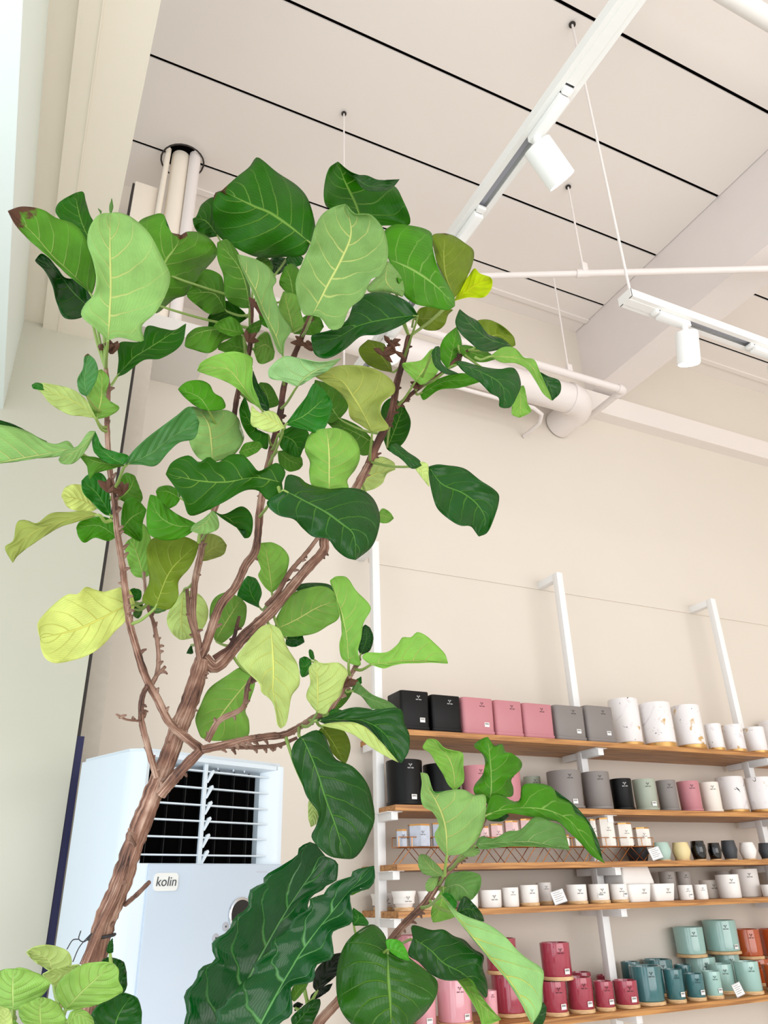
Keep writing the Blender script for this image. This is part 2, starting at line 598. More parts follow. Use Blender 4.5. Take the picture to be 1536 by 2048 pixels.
MB().tube([(-2.6, 0, 0), (-0.14, 0, 0)], 0.105, 28).build('duct_run', DUCT, t)
arc = [(-0.14 + 0.14 * math.sin(a), 0.14 - 0.14 * math.cos(a), 0) for a in np.linspace(0, math.pi / 2, 9)]
MB().tube(arc + [(0, YW - 3.43 - 0.012, 0)], 0.108, 28).build('elbow', DUCT, t)
MB().tube([(-0.155, 0, 0), (-0.13, 0, 0)], 0.114, 28).build('joint_ring', DUCT, t)
MB().tube([(-1.1, 0.02, -0.15), (-0.45, 0.02, -0.15), (-0.36, 0.05, -0.16), (-0.33, 0.12, -0.18), (-0.33, 0.31, -0.18)], 0.014, 10).build('conduit', PIPE, t)
t = empty('wall_pipe', (1.95, 1.1, 5.0), 'white tube at the upper right corner of the ceiling', 'pipe')
q = onZ(1490, 10, 5.0)
t.location = tuple(q)
MB().tube([(-0.6, 0, 0), (3.0, 0, 0)], 0.045, 18).build('pipe_run', WHITE, t)
MB().tube([(-0.62, 0, 0), (-0.55, 0, 0)], 0.055, 18).build('end_cap', WHITE, t)
MB().box(-0.3, -0.26, -0.02, 0.02, 0, ZC - 5.0).build('bracket', WHITE, t)
# risers at the upper left, through a rough hole in the ceiling
hx, hy = 0.083 * H, 0.843 * H
t = empty('riser_pipes', (hx, hy, 4.1), 'bundle of painted vertical pipes through a ragged ceiling hole', 'pipe')
MB().tube([(0.01, 0, 0), (0.01, 0, ZC - 4.1 + 0.02)], 0.055, 20).build('pipe_run', CREAM, t)
MB().tube([(0.085, -0.05, 0), (0.085, -0.05, ZC - 4.1 + 0.02)], 0.034, 18).build('pipe_run', PIPE, t)
MB().tube([(-0.09, -0.03, 0), (-0.07, -0.03, ZC - 4.1 + 0.02)], 0.016, 12).build('pipe_run', CREAM, t)
MB().tube([(0.02 + 0.125 * math.cos(a), 0.125 * math.sin(a), ZC - 4.1 - 0.012 - 0.03 * abs(math.sin(a * 0.5))) for a in np.linspace(0, 2 * math.pi, 25)], 0.005, 8).build('hole_collar', DARKGREY, t)
MB().lathe([(0.098, 0), (0.098, 0.004)], 24, (0.02, 0, ZC - 4.1 - 0.004)).build('ceiling_hole', BLACK, t)
t = empty('box_conduit', (0.11, 3.40, 4.12), 'cream rectangular conduit beside the round riser pipes', 'conduit')
MB().box(0.0, 0.13, 0.0, 0.10, 0.0, 1.0, 0.006).build('body', CREAM, t)
MB().box(-0.012, 0.0, 0.005, 0.10, 0.0, 0.98).build('dark_side_strip', DARKGREY, t)  # dark strip covering the left side of the box

# ------------------------------------------------------------------ lighting tracks and spots
LENS = mat('lit_lens', (255, 250, 240), 0.3, emit=14)
SLOT = mat('track_slot', (176, 176, 186), 0.4)


def track(name, loc, rz, length, label, covers):
    t = empty(name, loc, label, 'track light', None, rz)
    W, hgt, th = 0.036, 0.040, 0.004
    prof = [(-W, 0), (W, 0), (W, -hgt), (0.016, -hgt), (0.016, -hgt + th), (W - th, -hgt + th), (W - th, -th), (-W + th, -th),
            (-W + th, -hgt + th), (-0.016, -hgt + th), (-0.016, -hgt), (-W, -hgt)]
    MB().prism(prof, 'x', 0, length).build('channel', WHITE, t)
    MB().box(0, length, -0.012, 0.012, -0.022, -0.012).build('conductor_strip', SLOT, t)
    for a, b in covers:
        MB().box(a, b, -0.017, 0.017, -hgt - 0.002, -hgt + 0.003).build('cover_strip', WHITE, t)
    for x in (0.0, length):
        MB().box(x - 0.004, x + 0.004, -W, W, -hgt, 0).build('end_cap', WHITE, t)
    return t


def spot(pxa, pxb, direction, base, tr_dir, label, length=0.138, r=0.047, power=18, group='track spotlights'):
    """base: point under the track; direction: unit axis of the can"""
    t = empty('spotlight', base, label, 'spotlight', group)
    a = Vector(tr_dir).normalized()
    rz = math.atan2(a.y, a.x)
    ad = MB().box(-0.085, 0.085, -0.018, 0.018, -0.028, 0.0, 0.004).build('adapter', LAMPW, t)
    ad.rotation_euler = (0, 0, rz)
    cl = MB().box(-0.11, -0.088, -0.016, 0.016, -0.014, 0.004, 0.003).build('clip', LAMPW, t)
    cl.rotation_euler = (0, 0, rz)
    d = Vector(direction).normalized()
    neck = a * 0.06 + Vector((0, 0, -0.028))
    MB().tube([tuple(neck + Vector((0, 0, 0.004))), tuple(neck + Vector((0, 0, -0.03)))], 0.014, 14).build('swivel', LAMPW, t)
    c0 = neck + Vector((0, 0, -0.045))
    can = MB().lathe([(r * 0.94, 0), (r, 0.004), (r, length), (r * 0.93, length), (r * 0.90, length - 0.006)], 32).build('can', LAMPW, t)
    can.location = c0 - d * 0.012
    q = Vector((0, 0, 1)).rotation_difference(d)
    can.rotation_mode = 'QUATERNION'
    can.rotation_quaternion = q
    ln = MB().lathe([(r * 0.90, 0), (r * 0.90, 0.002)], 32, (0, 0, length - 0.004)).build('lens', LENS, can)
    l = bpy.data.lights.new('spot_lamp', 'SPOT')
    l.energy, l.spot_size, l.spot_blend, l.shadow_soft_size, l.color = power, math.radians(62), 0.6, 0.03, (1.0, 0.94, 0.86)
    lo = bpy.data.objects.new('spot_lamp', l)
    COL.objects.link(lo)
    lo.parent = can
    lo.location = (0, 0, length + 0.01)
    lo.rotation_euler = (math.pi, 0, 0)
    return t


x1 = 1.052 * TR
track('light_track', (x1, -1.2, zt), math.pi / 2, 4.1, 'white lighting track running away above the fig tree', [(0.0, 2.28)])
xr, yr = r2[0], r2[1]
track('light_track', (xr - 0.03, yr + 0.005, zt), 0.0, 3.0, 'white lighting track at the right parallel to the shelves', [(0.0, 0.16)])
zb_ = zt - 0.040
s1 = onZ(1098, 235, zb_)
spot(None, None, (0.72, 0.14, -0.68), (x1, s1[1], zb_), (0, 1, 0), 'lit white spotlight on the track above the fig tree')
s2 = onZ(925, 468, zb_)
spot(None, None, (0.1, 0.75, -0.65), (x1, s2[1] - 0.03, zb_), (0, 1, 0), 'spotlight half hidden behind the topmost fig leaves')
s3 = onZ(790, 660, zb_)
spot(None, None, (-0.28, -0.60, -0.75), (x1, s3[1] - 0.02, zb_), (0, 1, 0), 'glaring spotlight seen between fig leaves', power=12)
s4 = onZ(1338, 642, zb_)
spot(None, None, (0.16, 0.30, -0.94), (s4[0], yr + 0.005, zb_), (1, 0, 0), 'lit white spotlight nearest the end of the right track')
s5 = onZ(1522, 708, zb_)
spot(None, None, (-0.30, -0.10, -0.95), (s5[0], yr + 0.005, zb_), (1, 0, 0), 'spotlight cut off by the right edge of the photo')

# ------------------------------------------------------------------ air conditioner
ACW, ACD, ACH = 0.60, 0.3224, 1.806
AZ = math.radians(67.6)
AC_O = np.array([0.3518, 2.4775, 0.0])
E1 = np.array([math.sin(AZ), math.cos(AZ), 0.0])
NB = np.array([-math.cos(AZ), math.sin(AZ), 0.0])


def acl(x, y):          # pixel -> (local x, z) on the cabinet front
    d = ray(x, y)
    k = np.dot(AC_O - CAM, NB) / np.dot(d, NB)
    p = CAM + d * k
    return float(np.dot(p - AC_O, E1)), float(p[2])


ACB = mat('cabinet_white', (218, 229, 238), 0.32)
ACP = mat('cabinet_panel', (198, 211, 226), 0.35)
ac = empty('air_conditioner', tuple(AC_O), 'white floor-standing air conditioner behind the fig trunk', 'air conditioner', None, math.pi / 2 - AZ)
xl, _ = acl(297, 1570)
xr_, _ = acl(529, 1640)
_, ztop = acl(430, 1527)
_, zbot = acl(400, 1727)
body = MB()
body.prism([(0, ACD), (0, 0.05), (0.012, 0.022), (0.045, 0.0), (ACW - 0.012, 0.0), (ACW, 0.014), (ACW, ACD)], 'z', 0.03, zbot)
body.prism([(0, ACD), (0, 0.05), (0.012, 0.022), (xl - 0.012, 0.0), (xl, 0.004), (xl, ACD)], 'z', zbot, ACH - 0.012)
body.prism([(xr_ + 0.045, 0.0), (ACW - 0.012, 0.0), (ACW, 0.014), (ACW, ACD), (xr_, ACD), (xr_, 0.035)], 'z', zbot, ACH - 0.012)
body.prism([(0.0, ztop), (0.0, ACH - 0.012), (0.07, ACH - 0.012), (0.07, ztop - 0.02)], 'x', xl - 0.01, xr_ + 0.05)
body.box(xl - 0.01, xr_ + 0.05, 0.07, ACD, ztop, ACH - 0.012)
body.prism([(0.012, ACD), (0.012, 0.055), (0.05, 0.012), (ACW - 0.02, 0.012), (ACW - 0.01, 0.02), (ACW - 0.01, ACD)], 'z', ACH - 0.013, ACH)
body.build('cabinet', ACB, ac)
MB().box(xl - 0.01, xr_ + 0.05, 0.060, ACD - 0.01, zbot - 0.01, ztop + 0.01).build('dark_interior', BLACK, ac)
MB().box(xl - 0.002, xl + 0.004, 0.01, 0.06, zbot, ztop).build('dark_lining', BLACK, ac)
VANE = mat('vane_black', (16, 16, 17), 0.5)
for k in range(7):
    xx = xl + (xr_ - xl) * (k + 0.6) / 7.2
    MB().box(xx - 0.001, xx + 0.001, 0.045, 0.059, zbot, ztop).build('vane', VANE, ac)
for py in (1548, 1581, 1614, 1645, 1677, 1711):
    _, zz = acl(480, py)
    MB().box(xl, xr_ + 0.03, 0.014, 0.034, zz - 0.0025, zz + 0.0025, 0.001).build('louvre', ACB, ac)
xm = acl(412, 1630)[0]
bar = MB().box(xm - 0.010, xm + 0.004, 0.012, 0.020, zbot, ztop)
bar.build('louvre_bar', ACB, ac)
for py in (1550, 1581, 1613, 1645, 1679, 1712):
    _, zz = acl(425, py)
    mm = MB().prism([(xm, zz - 0.024), (xm + 0.007, zz - 0.024), (xm + 0.030, zz + 0.012), (xm + 0.026, zz + 0.018), (xm + 0.017, zz + 0.014)], 'y', 0.010, 0.018)
    mm.build('hook', ACB, ac)
for px_ in (447, 478, 500):
    xx, zz = acl(px_, 1533)
    MB().lathe([(0.003, 0), (0.003, 0.006)], 10, (xx, 0.03, ztop - 0.014)).build('screw', ACB, ac)
x0, _ = acl(288, 1800)
x9, _ = acl(565, 1800)
MB().box(x0, x9 - 0.002, -0.010, 0.001, 0.12, zbot - 0.002, 0.003).build('front_panel', ACP, ac)
BADGE = mat('badge', (236, 238, 236), 0.25)
bx, bz = acl(327, 1764)
hw_, hh_ = 0.041, 0.024
pts = []
for cx, cz, a0 in ((hw_ - .012, hh_ - .012, 0), (-hw_ + .012, hh_ - .012, 90), (-hw_ + .012, -hh_ + .012, 180), (hw_ - .012, -hh_ + .012, 270)):
    for k in range(5):
        a = math.radians(a0 + 22.5 * k)
        pts.append((bx + cx + .012 * math.cos(a), bz + cz + .012 * math.sin(a)))
bd = MB().prism(pts, 'y', -0.014, -0.009).build('badge', BADGE, ac)


def textmesh(s, size, name, m, parent):
    cu = bpy.data.curves.new(name + '_curve', 'FONT')
    cu.body = s
    cu.size = size
    cu.align_x, cu.align_y = 'CENTER', 'CENTER'
    cu.extrude = 0.0005
    cu.shear = 0.12
    o = bpy.data.objects.new('tmp', cu)
    COL.objects.link(o)
    bpy.context.view_layer.update()
    me = bpy.data.meshes.new_from_object(o.evaluated_get(bpy.context.evaluated_depsgraph_get()))
    bpy.data.objects.remove(o)
    me.materials.clear()
    me.materials.append(m)
    return link(name, me, parent)


tx = textmesh('kolin', 0.036, 'badge_lettering', mat('letter_grey', (70, 74, 78), 0.5), bd)
tx.location = (bx, -0.0146, bz)
tx.rotation_euler = (math.pi / 2, 0, 0)
kx, kz = acl(477, 1828)
CHR = mat('chrome', (200, 202, 206), 0.15, 1.0)


def disc(name, r, x, z, y, th, m, parent):
    o = MB().lathe([(r, 0), (r, th * .7), (r * .9, th)], 28).build(name, m, parent)
    o.location = (x, y, z)
    o.rotation_euler = (math.pi / 2, 0, 0)
    return o


kb = disc('control_ring', 0.047, kx, kz, -0.010, 0.006, CHR, ac)
k2 = disc('display', 0.040, 0, 0, 0, 0, mat('display_black', (14, 14, 16), 0.08), kb)
k2.location = (0, 0, 0.0055)
k2.rotation_euler = (0, 0, 0)
bpy.data.objects.remove(k2)
k2 = MB().lathe([(0.040, 0), (0.040, 0.0015)], 28, (0, 0, 0.0055)).build('display', MATS['display_black'], kb)
for px_, py in ((447, 1853), (427, 1876)):
    xx, zz = acl(px_, py)
    g = disc('indicator', 0.0125, xx, zz, -0.010, 0.002, mat('indicator_grey', (176, 178, 186), 0.4), ac)
    MB().lathe([(0.003, 0), (0.003, 0.001)], 10, (0, 0, 0.002)).build('indicator_dot', mat('letter_grey', (70, 74, 78), 0.5), g)
xx, zz = acl(522, 1744)
MB().box(xx - 0.026, xx + 0.02, -0.0106, -0.0098, zz - 0.0015, zz + 0.0015).build('fine_print', mat('print_grey', (190, 192, 200), 0.5), ac)
MB().box(0.03, ACW - 0.03, 0.03, ACD - 0.03, 0, 0.03).build('plinth', BLACK, ac)

# ------------------------------------------------------------------ shelves
YF, YB = 3.36, YW
PY0, PY1 = 3.54, 3.585
PX = [(1.648, 1.690), (2.915, 2.960), (4.226, 4.271)]
XL, XR = 1.657, 5.65
SZ = [float(onY(1300, y, YF)[2]) for y in (1490.1, 1619.9, 1721.8, 1803.6, 2016.3)]
OAK = wood('oak_board', (150, 98, 52), (202, 146, 84))
TH = 0.026
SHN = ['top', 'second', 'third', 'fourth', 'bottom']
for i, z in enumerate(SZ):
    m = MB()
    m.box(XL, XR, YF, PY0, z - TH, z)
    m.box(XL, XR, PY1, YB, z - TH, z)
    xs = [PX[0][1], PX[1][0], PX[1][1], PX[2][0], PX[2][1], XR]
    for k in range(0, 6, 2):
        m.box(xs[k], xs[k + 1], PY0, PY1, z - TH, z)
    tag(m.build('shelf_board', OAK), 'long oak shelf board, %s of the five shelves' % SHN[i], 'shelf', 'oak shelf boards')
RACK = mat('rack_white', (244, 244, 244), 0.4)
PLAB = ['white shelf upright at the left end of the shelves', 'middle white shelf upright rising behind the grey pots', 'right white shelf upright rising behind the marbled pots']
for k, (a, b) in enumerate(PX):
    t = empty('shelf_upright', (a, PY0, 0), PLAB[k], 'shelf support', 'shelf uprights')
    ww, dd = b - a, PY1 - PY0
    MB().box(0, ww, 0, dd, 0, 3.152, 0.002).build('upright', RACK, t)
    MB().box(0, ww, dd, YW - PY0, 3.108, 3.152, 0.002).build('wall_arm', RACK, t)
    for z in SZ:
        MB().box(0.004, ww - 0.004, -0.145, 0, z - TH - 0.037, z - TH - 0.001, 0.001).build('bracket', RACK, t)
        MB().box(0.004, ww - 0.004, dd, 0.17, z - TH - 0.037, z - TH - 0.001, 0.001).build('bracket', RACK, t)
        MB().box(-0.018, ww + 0.018, -0.15, 0.0, z - TH - 0.003, z - TH - 0.0005).build('bracket_plate', RACK, t)

# ------------------------------------------------------------------ pots
C = {'black': (7, 7, 8), 'pink': (196, 130, 138), 'grey': (136, 129, 126), 'sage': (168, 176, 160), 'cream': (238, 230, 220),
     'white': (244, 240, 236), 'blush': (226, 158, 168), 'rose': (168, 62, 80), 'teal': (62, 112, 116), 'mint': (160, 198, 190),
     'orange': (190, 86, 40), 'lemon': (232, 214, 160), 'palemint': (178, 204, 192), 'gloss_black': (6, 6, 7), 'slate': (62, 64, 68),
     'silver': (196, 190, 184)}


def pcol(c):
    gl = c in ('blush', 'rose', 'teal', 'mint', 'orange', 'gloss_black')
    return mat('ceramic_' + c, C[c], 0.12 if gl else 0.45, noise=0.04, nscale=20, coat=0.6 if gl else 0, spec=0.25 if c == 'black' else 0.4)


GOLD = mat('gold', (214, 160, 96), 0.25, 1.0)
TRAY = wood('bamboo_tray', (200, 158, 110), (232, 198, 150), (6, 6, 40))
PAPER = mat('sticker_paper', (246, 244, 240), 0.6)
INK = mat('ink', (34, 30, 30), 0.6)
INKW = mat('ink_white', (220, 220, 220), 0.6)
_logo = {}


def logo_mesh(dark):
    if dark in _logo:
        return _logo[dark]
    m = MB()
    def stroke(p, q, wd):
        d = Vector((q[0] - p[0], q[1] - p[1]))
        n = Vector((-d.y, d.x)).normalized() * wd / 2
        m.quad([(p[0] + n.x, 0, p[1] + n.y), (p[0] - n.x, 0, p[1] - n.y), (q[0] - n.x, 0, q[1] - n.y), (q[0] + n.x, 0, q[1] + n.y)])
    for s in (-1, 1):
        stroke((0, -0.002), (s * 0.005, 0.004), 0.0016)
        stroke((s * 0.005, 0.004), (s * 0.0095, 0.0062), 0.0016)
        stroke((s * 0.002, 0.004), (s * 0.006, 0.0085), 0.0013)
    stroke((0, -0.006), (0, -0.001), 0.0018)
    for k in range(9):
        x = -0.014 + k * 0.0035
        if k == 4:
            continue
        stroke((x, -0.0135), (x + 0.0012, -0.0095 + (0.001 if k % 3 == 0 else 0)), 0.0017)
        stroke((x + 0.0004, -0.013), (x + 0.0024, -0.0128), 0.0012)
    _logo[dark] = m.mesh('maker_logo', INKW if dark else INK)
    return _logo[dark]


_stk = []


def sticker(parent, P, ang, sc_=1.0):
    if not _stk:
        m1 = MB().box(-0.014, 0.014, -0.0004, 0.0004, -0.011, 0.011).mesh('price_sticker', PAPER)
        m = MB()
        x = -0.011
        k = 0
        while x < 0.010:
            wd = (0.0012, 0.0006, 0.0018, 0.0008)[k % 4]
            m.quad([(x, -0.0007, 0.0), (x + wd, -0.0007, 0.0), (x + wd, -0.0007, 0.008), (x, -0.0007, 0.008)])
            x += wd + 0.0009
            k += 1
        _stk.extend([m1, m.mesh('barcode', INK)])
    o = link('price_sticker', _stk[0], parent)
    o.location = P
    o.rotation_euler = (0, 0, ang)
    o.scale = (sc_, 1, sc_)
    link('barcode', _stk[1], o)


def rsq(hx, hy, r, z, n=5):
    out = []
    for cx, cy, a0 in ((hx - r, hy - r, 0), (-hx + r, hy - r, 90), (-hx + r, -hy + r, 180), (hx - r, -hy + r, 270)):
        for k in range(n):
            a = math.radians(a0 + 90 * k / (n - 1))
            out.append((cx + r * math.cos(a), cy + r * math.sin(a), z))
    return out


POTS = {}


def pot(key, shelf, kind, col, xl, xr, yb, yt, label, row=0, on=None, logo=1, stk=0, name=None, group=None, Y=None):
    z0 = SZ[shelf] + 0.0008
    square = kind in ('sq', 'sqt', 'inv')
    y0 = Y if Y is not None else (3.374 if row == 0 else 3.595)
    if on:
        z0 = POTS[on][2] + 0.001
        y0 = POTS[on][1] - POTS[on][4] if not Y else Y
    yc = y0
    for _ in range(3):
        A, B = onY(xl, yb, yc), onY(xr, yb, yc)
        wd = B[0] - A[0]
        if not square:
            wd *= 1.045 * math.cos(math.atan2((A[0] + B[0]) / 2, yc))
            yc = y0 + wd / 2
    zt_ = onY((xl + xr) / 2, yt, yc if not square else y0)[2]
    h = max(0.03, zt_ - z0)
    r = wd / 2
    xc = (A[0] + B[0]) / 2
    hd = r
    if kind == 'inv':
        hd = r * 0.8
    if square:
        yc = y0 + hd
    lim = YW - 0.012 - hd
    if yc > lim:
        yc = lim
    nm = name or {'sq': 'square_planter', 'sqt': 'square_pot', 'inv': 'square_pot', 'cyl': 'round_planter', 'marble': 'marbled_planter',
                  'wood': 'glazed_pot', 'plain': 'small_pot', 'bowl': 'bowl_pot', 'geo': 'faceted_pot'}[kind]
    gp = group or '%s on the %s shelf' % ({'sq': 'square planters', 'sqt': 'square pots', 'inv': 'square pots', 'cyl': 'round planters', 'marble': 'marbled planters', 'wood': 'glazed pots', 'plain': 'small white pots', 'bowl': 'small white pots', 'geo': 'faceted pots'}[kind], SHN[shelf])
    t = empty(nm, (xc, yc, z0), label, 'planter', gp)
    cm = marble() if col == 'marble' else pcol(col)
    zb0 = 0.0
    camd = math.atan2(-xc, yc)            # turns -Y face toward the lens
    if kind in ('sq', 'sqt'):
        tp = 0.86 if kind == 'sqt' else 0.97
        rr = r * 0.2
        if kind == 'sq':
            sh = h * 0.10
            MB().loft([rsq(r * .95, r * .95, rr, 0), rsq(r * 1.0, r * 1.0, rr, sh * .4), rsq(r * 1.0, r * 1.0, rr, sh), rsq(r * .9, r * .9, rr, sh)]).build('saucer', cm, t)
            zb0 = sh * 0.85
        ri = 0.9
        MB().loft([rsq(r * tp * .97, r * tp * .97, rr, zb0), rsq(r * tp, r * tp, rr, zb0 + .006), rsq(r * .985, r * .985, rr, h - .004), rsq(r * .97, r * .97, rr, h),
                   rsq(r * ri, r * ri, rr * .9, h), rsq(r * ri, r * ri, rr * .9, h - .03)]).build('body', cm, t)
        if logo:
            lo = link('maker_logo', logo_mesh(col in ('black', 'gloss_black')), t)
            lo.location = (r * 0.22, -r * 0.985 - 0.0012, h - 0.030)
            lo.scale = (1, 1, 1)
        if stk:
            sticker(t, (r * 0.45, -r * (tp + .012) - 0.0008, zb0 + 0.035), 0)
    elif kind == 'inv':
        MB().loft([rsq(r, hd, r * .1, 0), rsq(r, hd, r * .1, .01), rsq(r * .86, hd * .86, r * .1, h - .004), rsq(r * .83, hd * .83, r * .1, h)]).build('body', cm, t)
    elif kind == 'geo':
        n = 6
        rot = {'a': 0.2}.get(key[-1], 0.35)
        def hexr(q, z, off):
            return [(q * math.cos(2 * math.pi * (k + off) / n + rot), q * math.sin(2 * math.pi * (k + off) / n + rot), z) for k in range(n)]
        m = MB()
        bmv = m.bm
        b0 = [bmv.verts.new(p) for p in hexr(r * .72, 0, 0)]
        mid = [bmv.verts.new(p) for p in hexr(r * 1.06, h * .52, .5)]
        top = [bmv.verts.new(p) for p in hexr(r * .80, h, 0)]
        inn = [bmv.verts.new(p) for p in hexr(r * .68, h, 0)]
        bot = [bmv.verts.new(p) for p in hexr(r * .6, h * .4, 0)]
        for k in range(n):
            k2_ = (k + 1) % n
            bmv.faces.new((b0[k], b0[k2_], mid[k]))
            bmv.faces.new((mid[k], b0[k2_], mid[k2_]))
            bmv.faces.new((mid[k], mid[k2_], top[k2_]))
            bmv.faces.new((mid[k], top[k2_], top[k]))
            bmv.faces.new((top[k], top[k2_], inn[k2_], inn[k]))
            bmv.faces.new((inn[k], inn[k2_], bot[k2_], bot[k]))
        bmv.faces.new(b0[::-1])
        bmv.faces.new(bot)
        m.build('body', cm, t)
        MB().lathe([(r * .8, 0), (r * .8, .006)], 24, (0, 0, 0)).build('tray', TRAY, t)
    else:
        tray = None
        if kind in ('cyl',):
            sh = h * 0.085
            MB().lathe([(r * .93, 0), (r * 1.0, sh * .3), (r * 1.0, sh), (r * .9, sh)]).build('saucer', cm, t)
            zb0 = sh * .85
        elif kind == 'marble':
            sh = h * 0.11
            MB().lathe([(r * .96, 0), (r * .98, .002), (r * .98, sh), (r * .9, sh)]).build('gold_base', mat('brass_base', (206, 160, 96), .35, .6), t)
            zb0 = sh
        elif kind == 'wood':
            sh = min(0.016, h * 0.16)
            MB().lathe([(r * .97, 0), (r * 1.0, .002), (r * 1.0, sh - .002), (r * .97, sh), (r * .9, sh)]).build('tray', TRAY, t)
            zb0 = sh
        elif kind == 'bowl':
            sh = min(0.014, h * 0.2)
            MB().lathe([(r * .78, 0), (r * .78, sh)]).build('tray', TRAY, t)
            zb0 = sh
        rb = r * {'bowl': .68, 'plain': .93, 'wood': .95, 'marble': .95}.get(kind, .93)
        rt = r * (.985 if kind != 'wood' else .98)
        MB().lathe([(rb * .95, zb0), (rb, zb0 + .004), (rt, h - .005), (rt * .985, h), (rt * .90, h), (rt * .88, h - .006), (rt * .86, max(zb0 + .008, h - .05))]).build('body', cm, t)
        ang = camd + math.radians(20)
        if logo and kind != 'marble' or logo == 2:
            lo = link('maker_logo', logo_mesh(col in ('black', 'gloss_black')), t)
            s_ = min(1.0, r / .055)
            lo.location = (math.sin(ang) * (rt + .0016), -math.cos(ang) * (rt + .0016), h - .030 * s_)
            lo.rotation_euler = (0, 0, ang)
            lo.scale = (s_, 1, s_)
        if stk:
            ang2 = camd + math.radians(stk if abs(stk) > 1 else 38)
            sticker(t, (math.sin(ang2) * (rb * .7 + rt * .3 + .0030), -math.cos(ang2) * (rb * .7 + rt * .3 + .0030), zb0 + .022), ang2, min(1.0, r / .05))
    POTS[key] = (xc, yc, z0 + h, wd, hd)
    return t


# top shelf
pot('a1', 0, 'sq', 'black', 803, 862, 1453, 1382, 'large black square planter, leftmost on the top shelf', stk=1)
pot('a2', 0, 'sq', 'black', 866, 926, 1461, 1391, 'black square planter beside the first pink one, top shelf')
pot('a3', 0, 'sq', 'pink', 929, 993, 1466, 1396, 'pink square planter with white sticker, top shelf', stk=1)
pot('a4', 0, 'sq', 'pink', 995, 1051, 1471, 1402, 'middle one of three pink square planters, top shelf')
pot('a5', 0, 'sq', 'pink', 1053, 1113, 1475, 1408, 'pink square planter beside the first grey one, top shelf')
pot('a6', 0, 'sq', 'grey', 1117, 1177, 1478, 1412, 'grey square planter beside the pink ones, top shelf', stk=1)
pot('a7', 0, 'sq', 'grey', 1180, 1236, 1480, 1413, 'grey square planter beside the marbled pots, top shelf', stk=1)
pot('a8', 0, 'marble', 'marble', 1227, 1287, 1484, 1402, 'tall marbled planter partly behind the grey square one', logo=0, Y=3.44)
pot('a9', 0, 'marble', 'marble', 1290, 1353, 1489, 1410, 'tall marbled planter, middle of the three tall ones', logo=0)
pot('a10', 0, 'marble', 'marble', 1355, 1413, 1493, 1415, 'tall marbled planter beside the small marbled ones', logo=0)
pot('a11', 0, 'marble', 'marble', 1417, 1450, 1495, 1450, 'small marbled planter, first of the small ones, top shelf', logo=0)
pot('a12', 0, 'marble', 'marble', 1452, 1493, 1498, 1452, 'small marbled planter in front of the right upright', logo=0)
pot('a13', 0, 'marble', 'marble', 1495, 1537, 1502, 1457, 'small marbled planter at the right edge, top shelf', logo=0)
pot('a14', 0, 'marble', 'marble', 1521, 1575, 1500, 1446, 'marbled planter half hidden at the right end, top shelf', logo=0, row=1)
# second shelf
pot('b1', 1, 'cyl', 'black', 774, 846, 1604, 1523, 'large black round planter, leftmost on the second shelf', stk=30)
pot('b2', 1, 'cyl', 'black', 849, 922, 1607, 1531, 'black round planter half behind a fig leaf, second shelf')
pot('b3', 1, 'cyl', 'pink', 926, 986, 1609, 1534, 'pink round planter behind the crumpled fig leaf')
pot('b4', 1, 'cyl', 'pink', 988, 1045, 1611, 1541, 'pink round planter right of the crumpled fig leaf')
pot('b5', 1, 'cyl', 'sage', 1052, 1086, 1612, 1554, 'small sage planter between pink and grey, second shelf', row=1)
pot('b6', 1, 'cyl', 'grey', 1100, 1169, 1614, 1544, 'large grey planter with a sticker, second shelf', stk=30)
pot('b7', 1, 'cyl', 'grey', 1170, 1226, 1615, 1546, 'grey planter beside the small black one, second shelf')
pot('b8', 1, 'cyl', 'black', 1227, 1270, 1616, 1559, 'small black round planter beside the sage one')
pot('b9', 1, 'cyl', 'sage', 1272, 1318, 1617, 1560, 'pale sage round planter with a white sticker', stk=40)
pot('b10', 1, 'cyl', 'grey', 1320, 1360, 1618, 1562, 'small grey planter between sage and pink ones')
pot('b11', 1, 'cyl', 'pink', 1362, 1407, 1620, 1564, 'small pink round planter beside the cream one')
pot('b12', 1, 'cyl', 'cream', 1408, 1447, 1622, 1566, 'small cream round planter on the second shelf')
pot('b13', 1, 'marble', 'marble', 1442, 1499, 1623, 1556, 'marbled planter behind the cream one, second shelf', logo=0, Y=3.44)
pot('b14', 1, 'marble', 'marble', 1502, 1560, 1625, 1557, 'marbled planter at the right edge, second shelf', logo=0)
# third shelf: faceted pots
pot('c1', 2, 'geo', 'slate', 1254, 1300, 1720, 1690, 'dark green grey faceted pot behind the wire stand', row=1)
pot('c2', 2, 'geo', 'palemint', 1308, 1345, 1719, 1685, 'pale mint faceted pot behind the small price card')
pot('c3', 2, 'geo', 'lemon', 1347, 1384, 1719, 1685, 'pale yellow faceted pot on the third shelf')
pot('c4', 2, 'geo', 'gloss_black', 1384, 1416, 1718, 1682, 'glossy black faceted pot beside the yellow one')
pot('c5', 2, 'geo', 'gloss_black', 1418, 1446, 1718, 1686, 'smaller glossy black faceted pot beside the slate one')
pot('c6', 2, 'geo', 'slate', 1446, 1478, 1717, 1681, 'dark slate faceted pot beside the white one')
pot('c7', 2, 'geo', 'white', 1482, 1516, 1717, 1685, 'white faceted pot near the right edge')
pot('c8', 2, 'geo', 'slate', 1520, 1552, 1716, 1686, 'slate faceted pot cut off at the right edge')
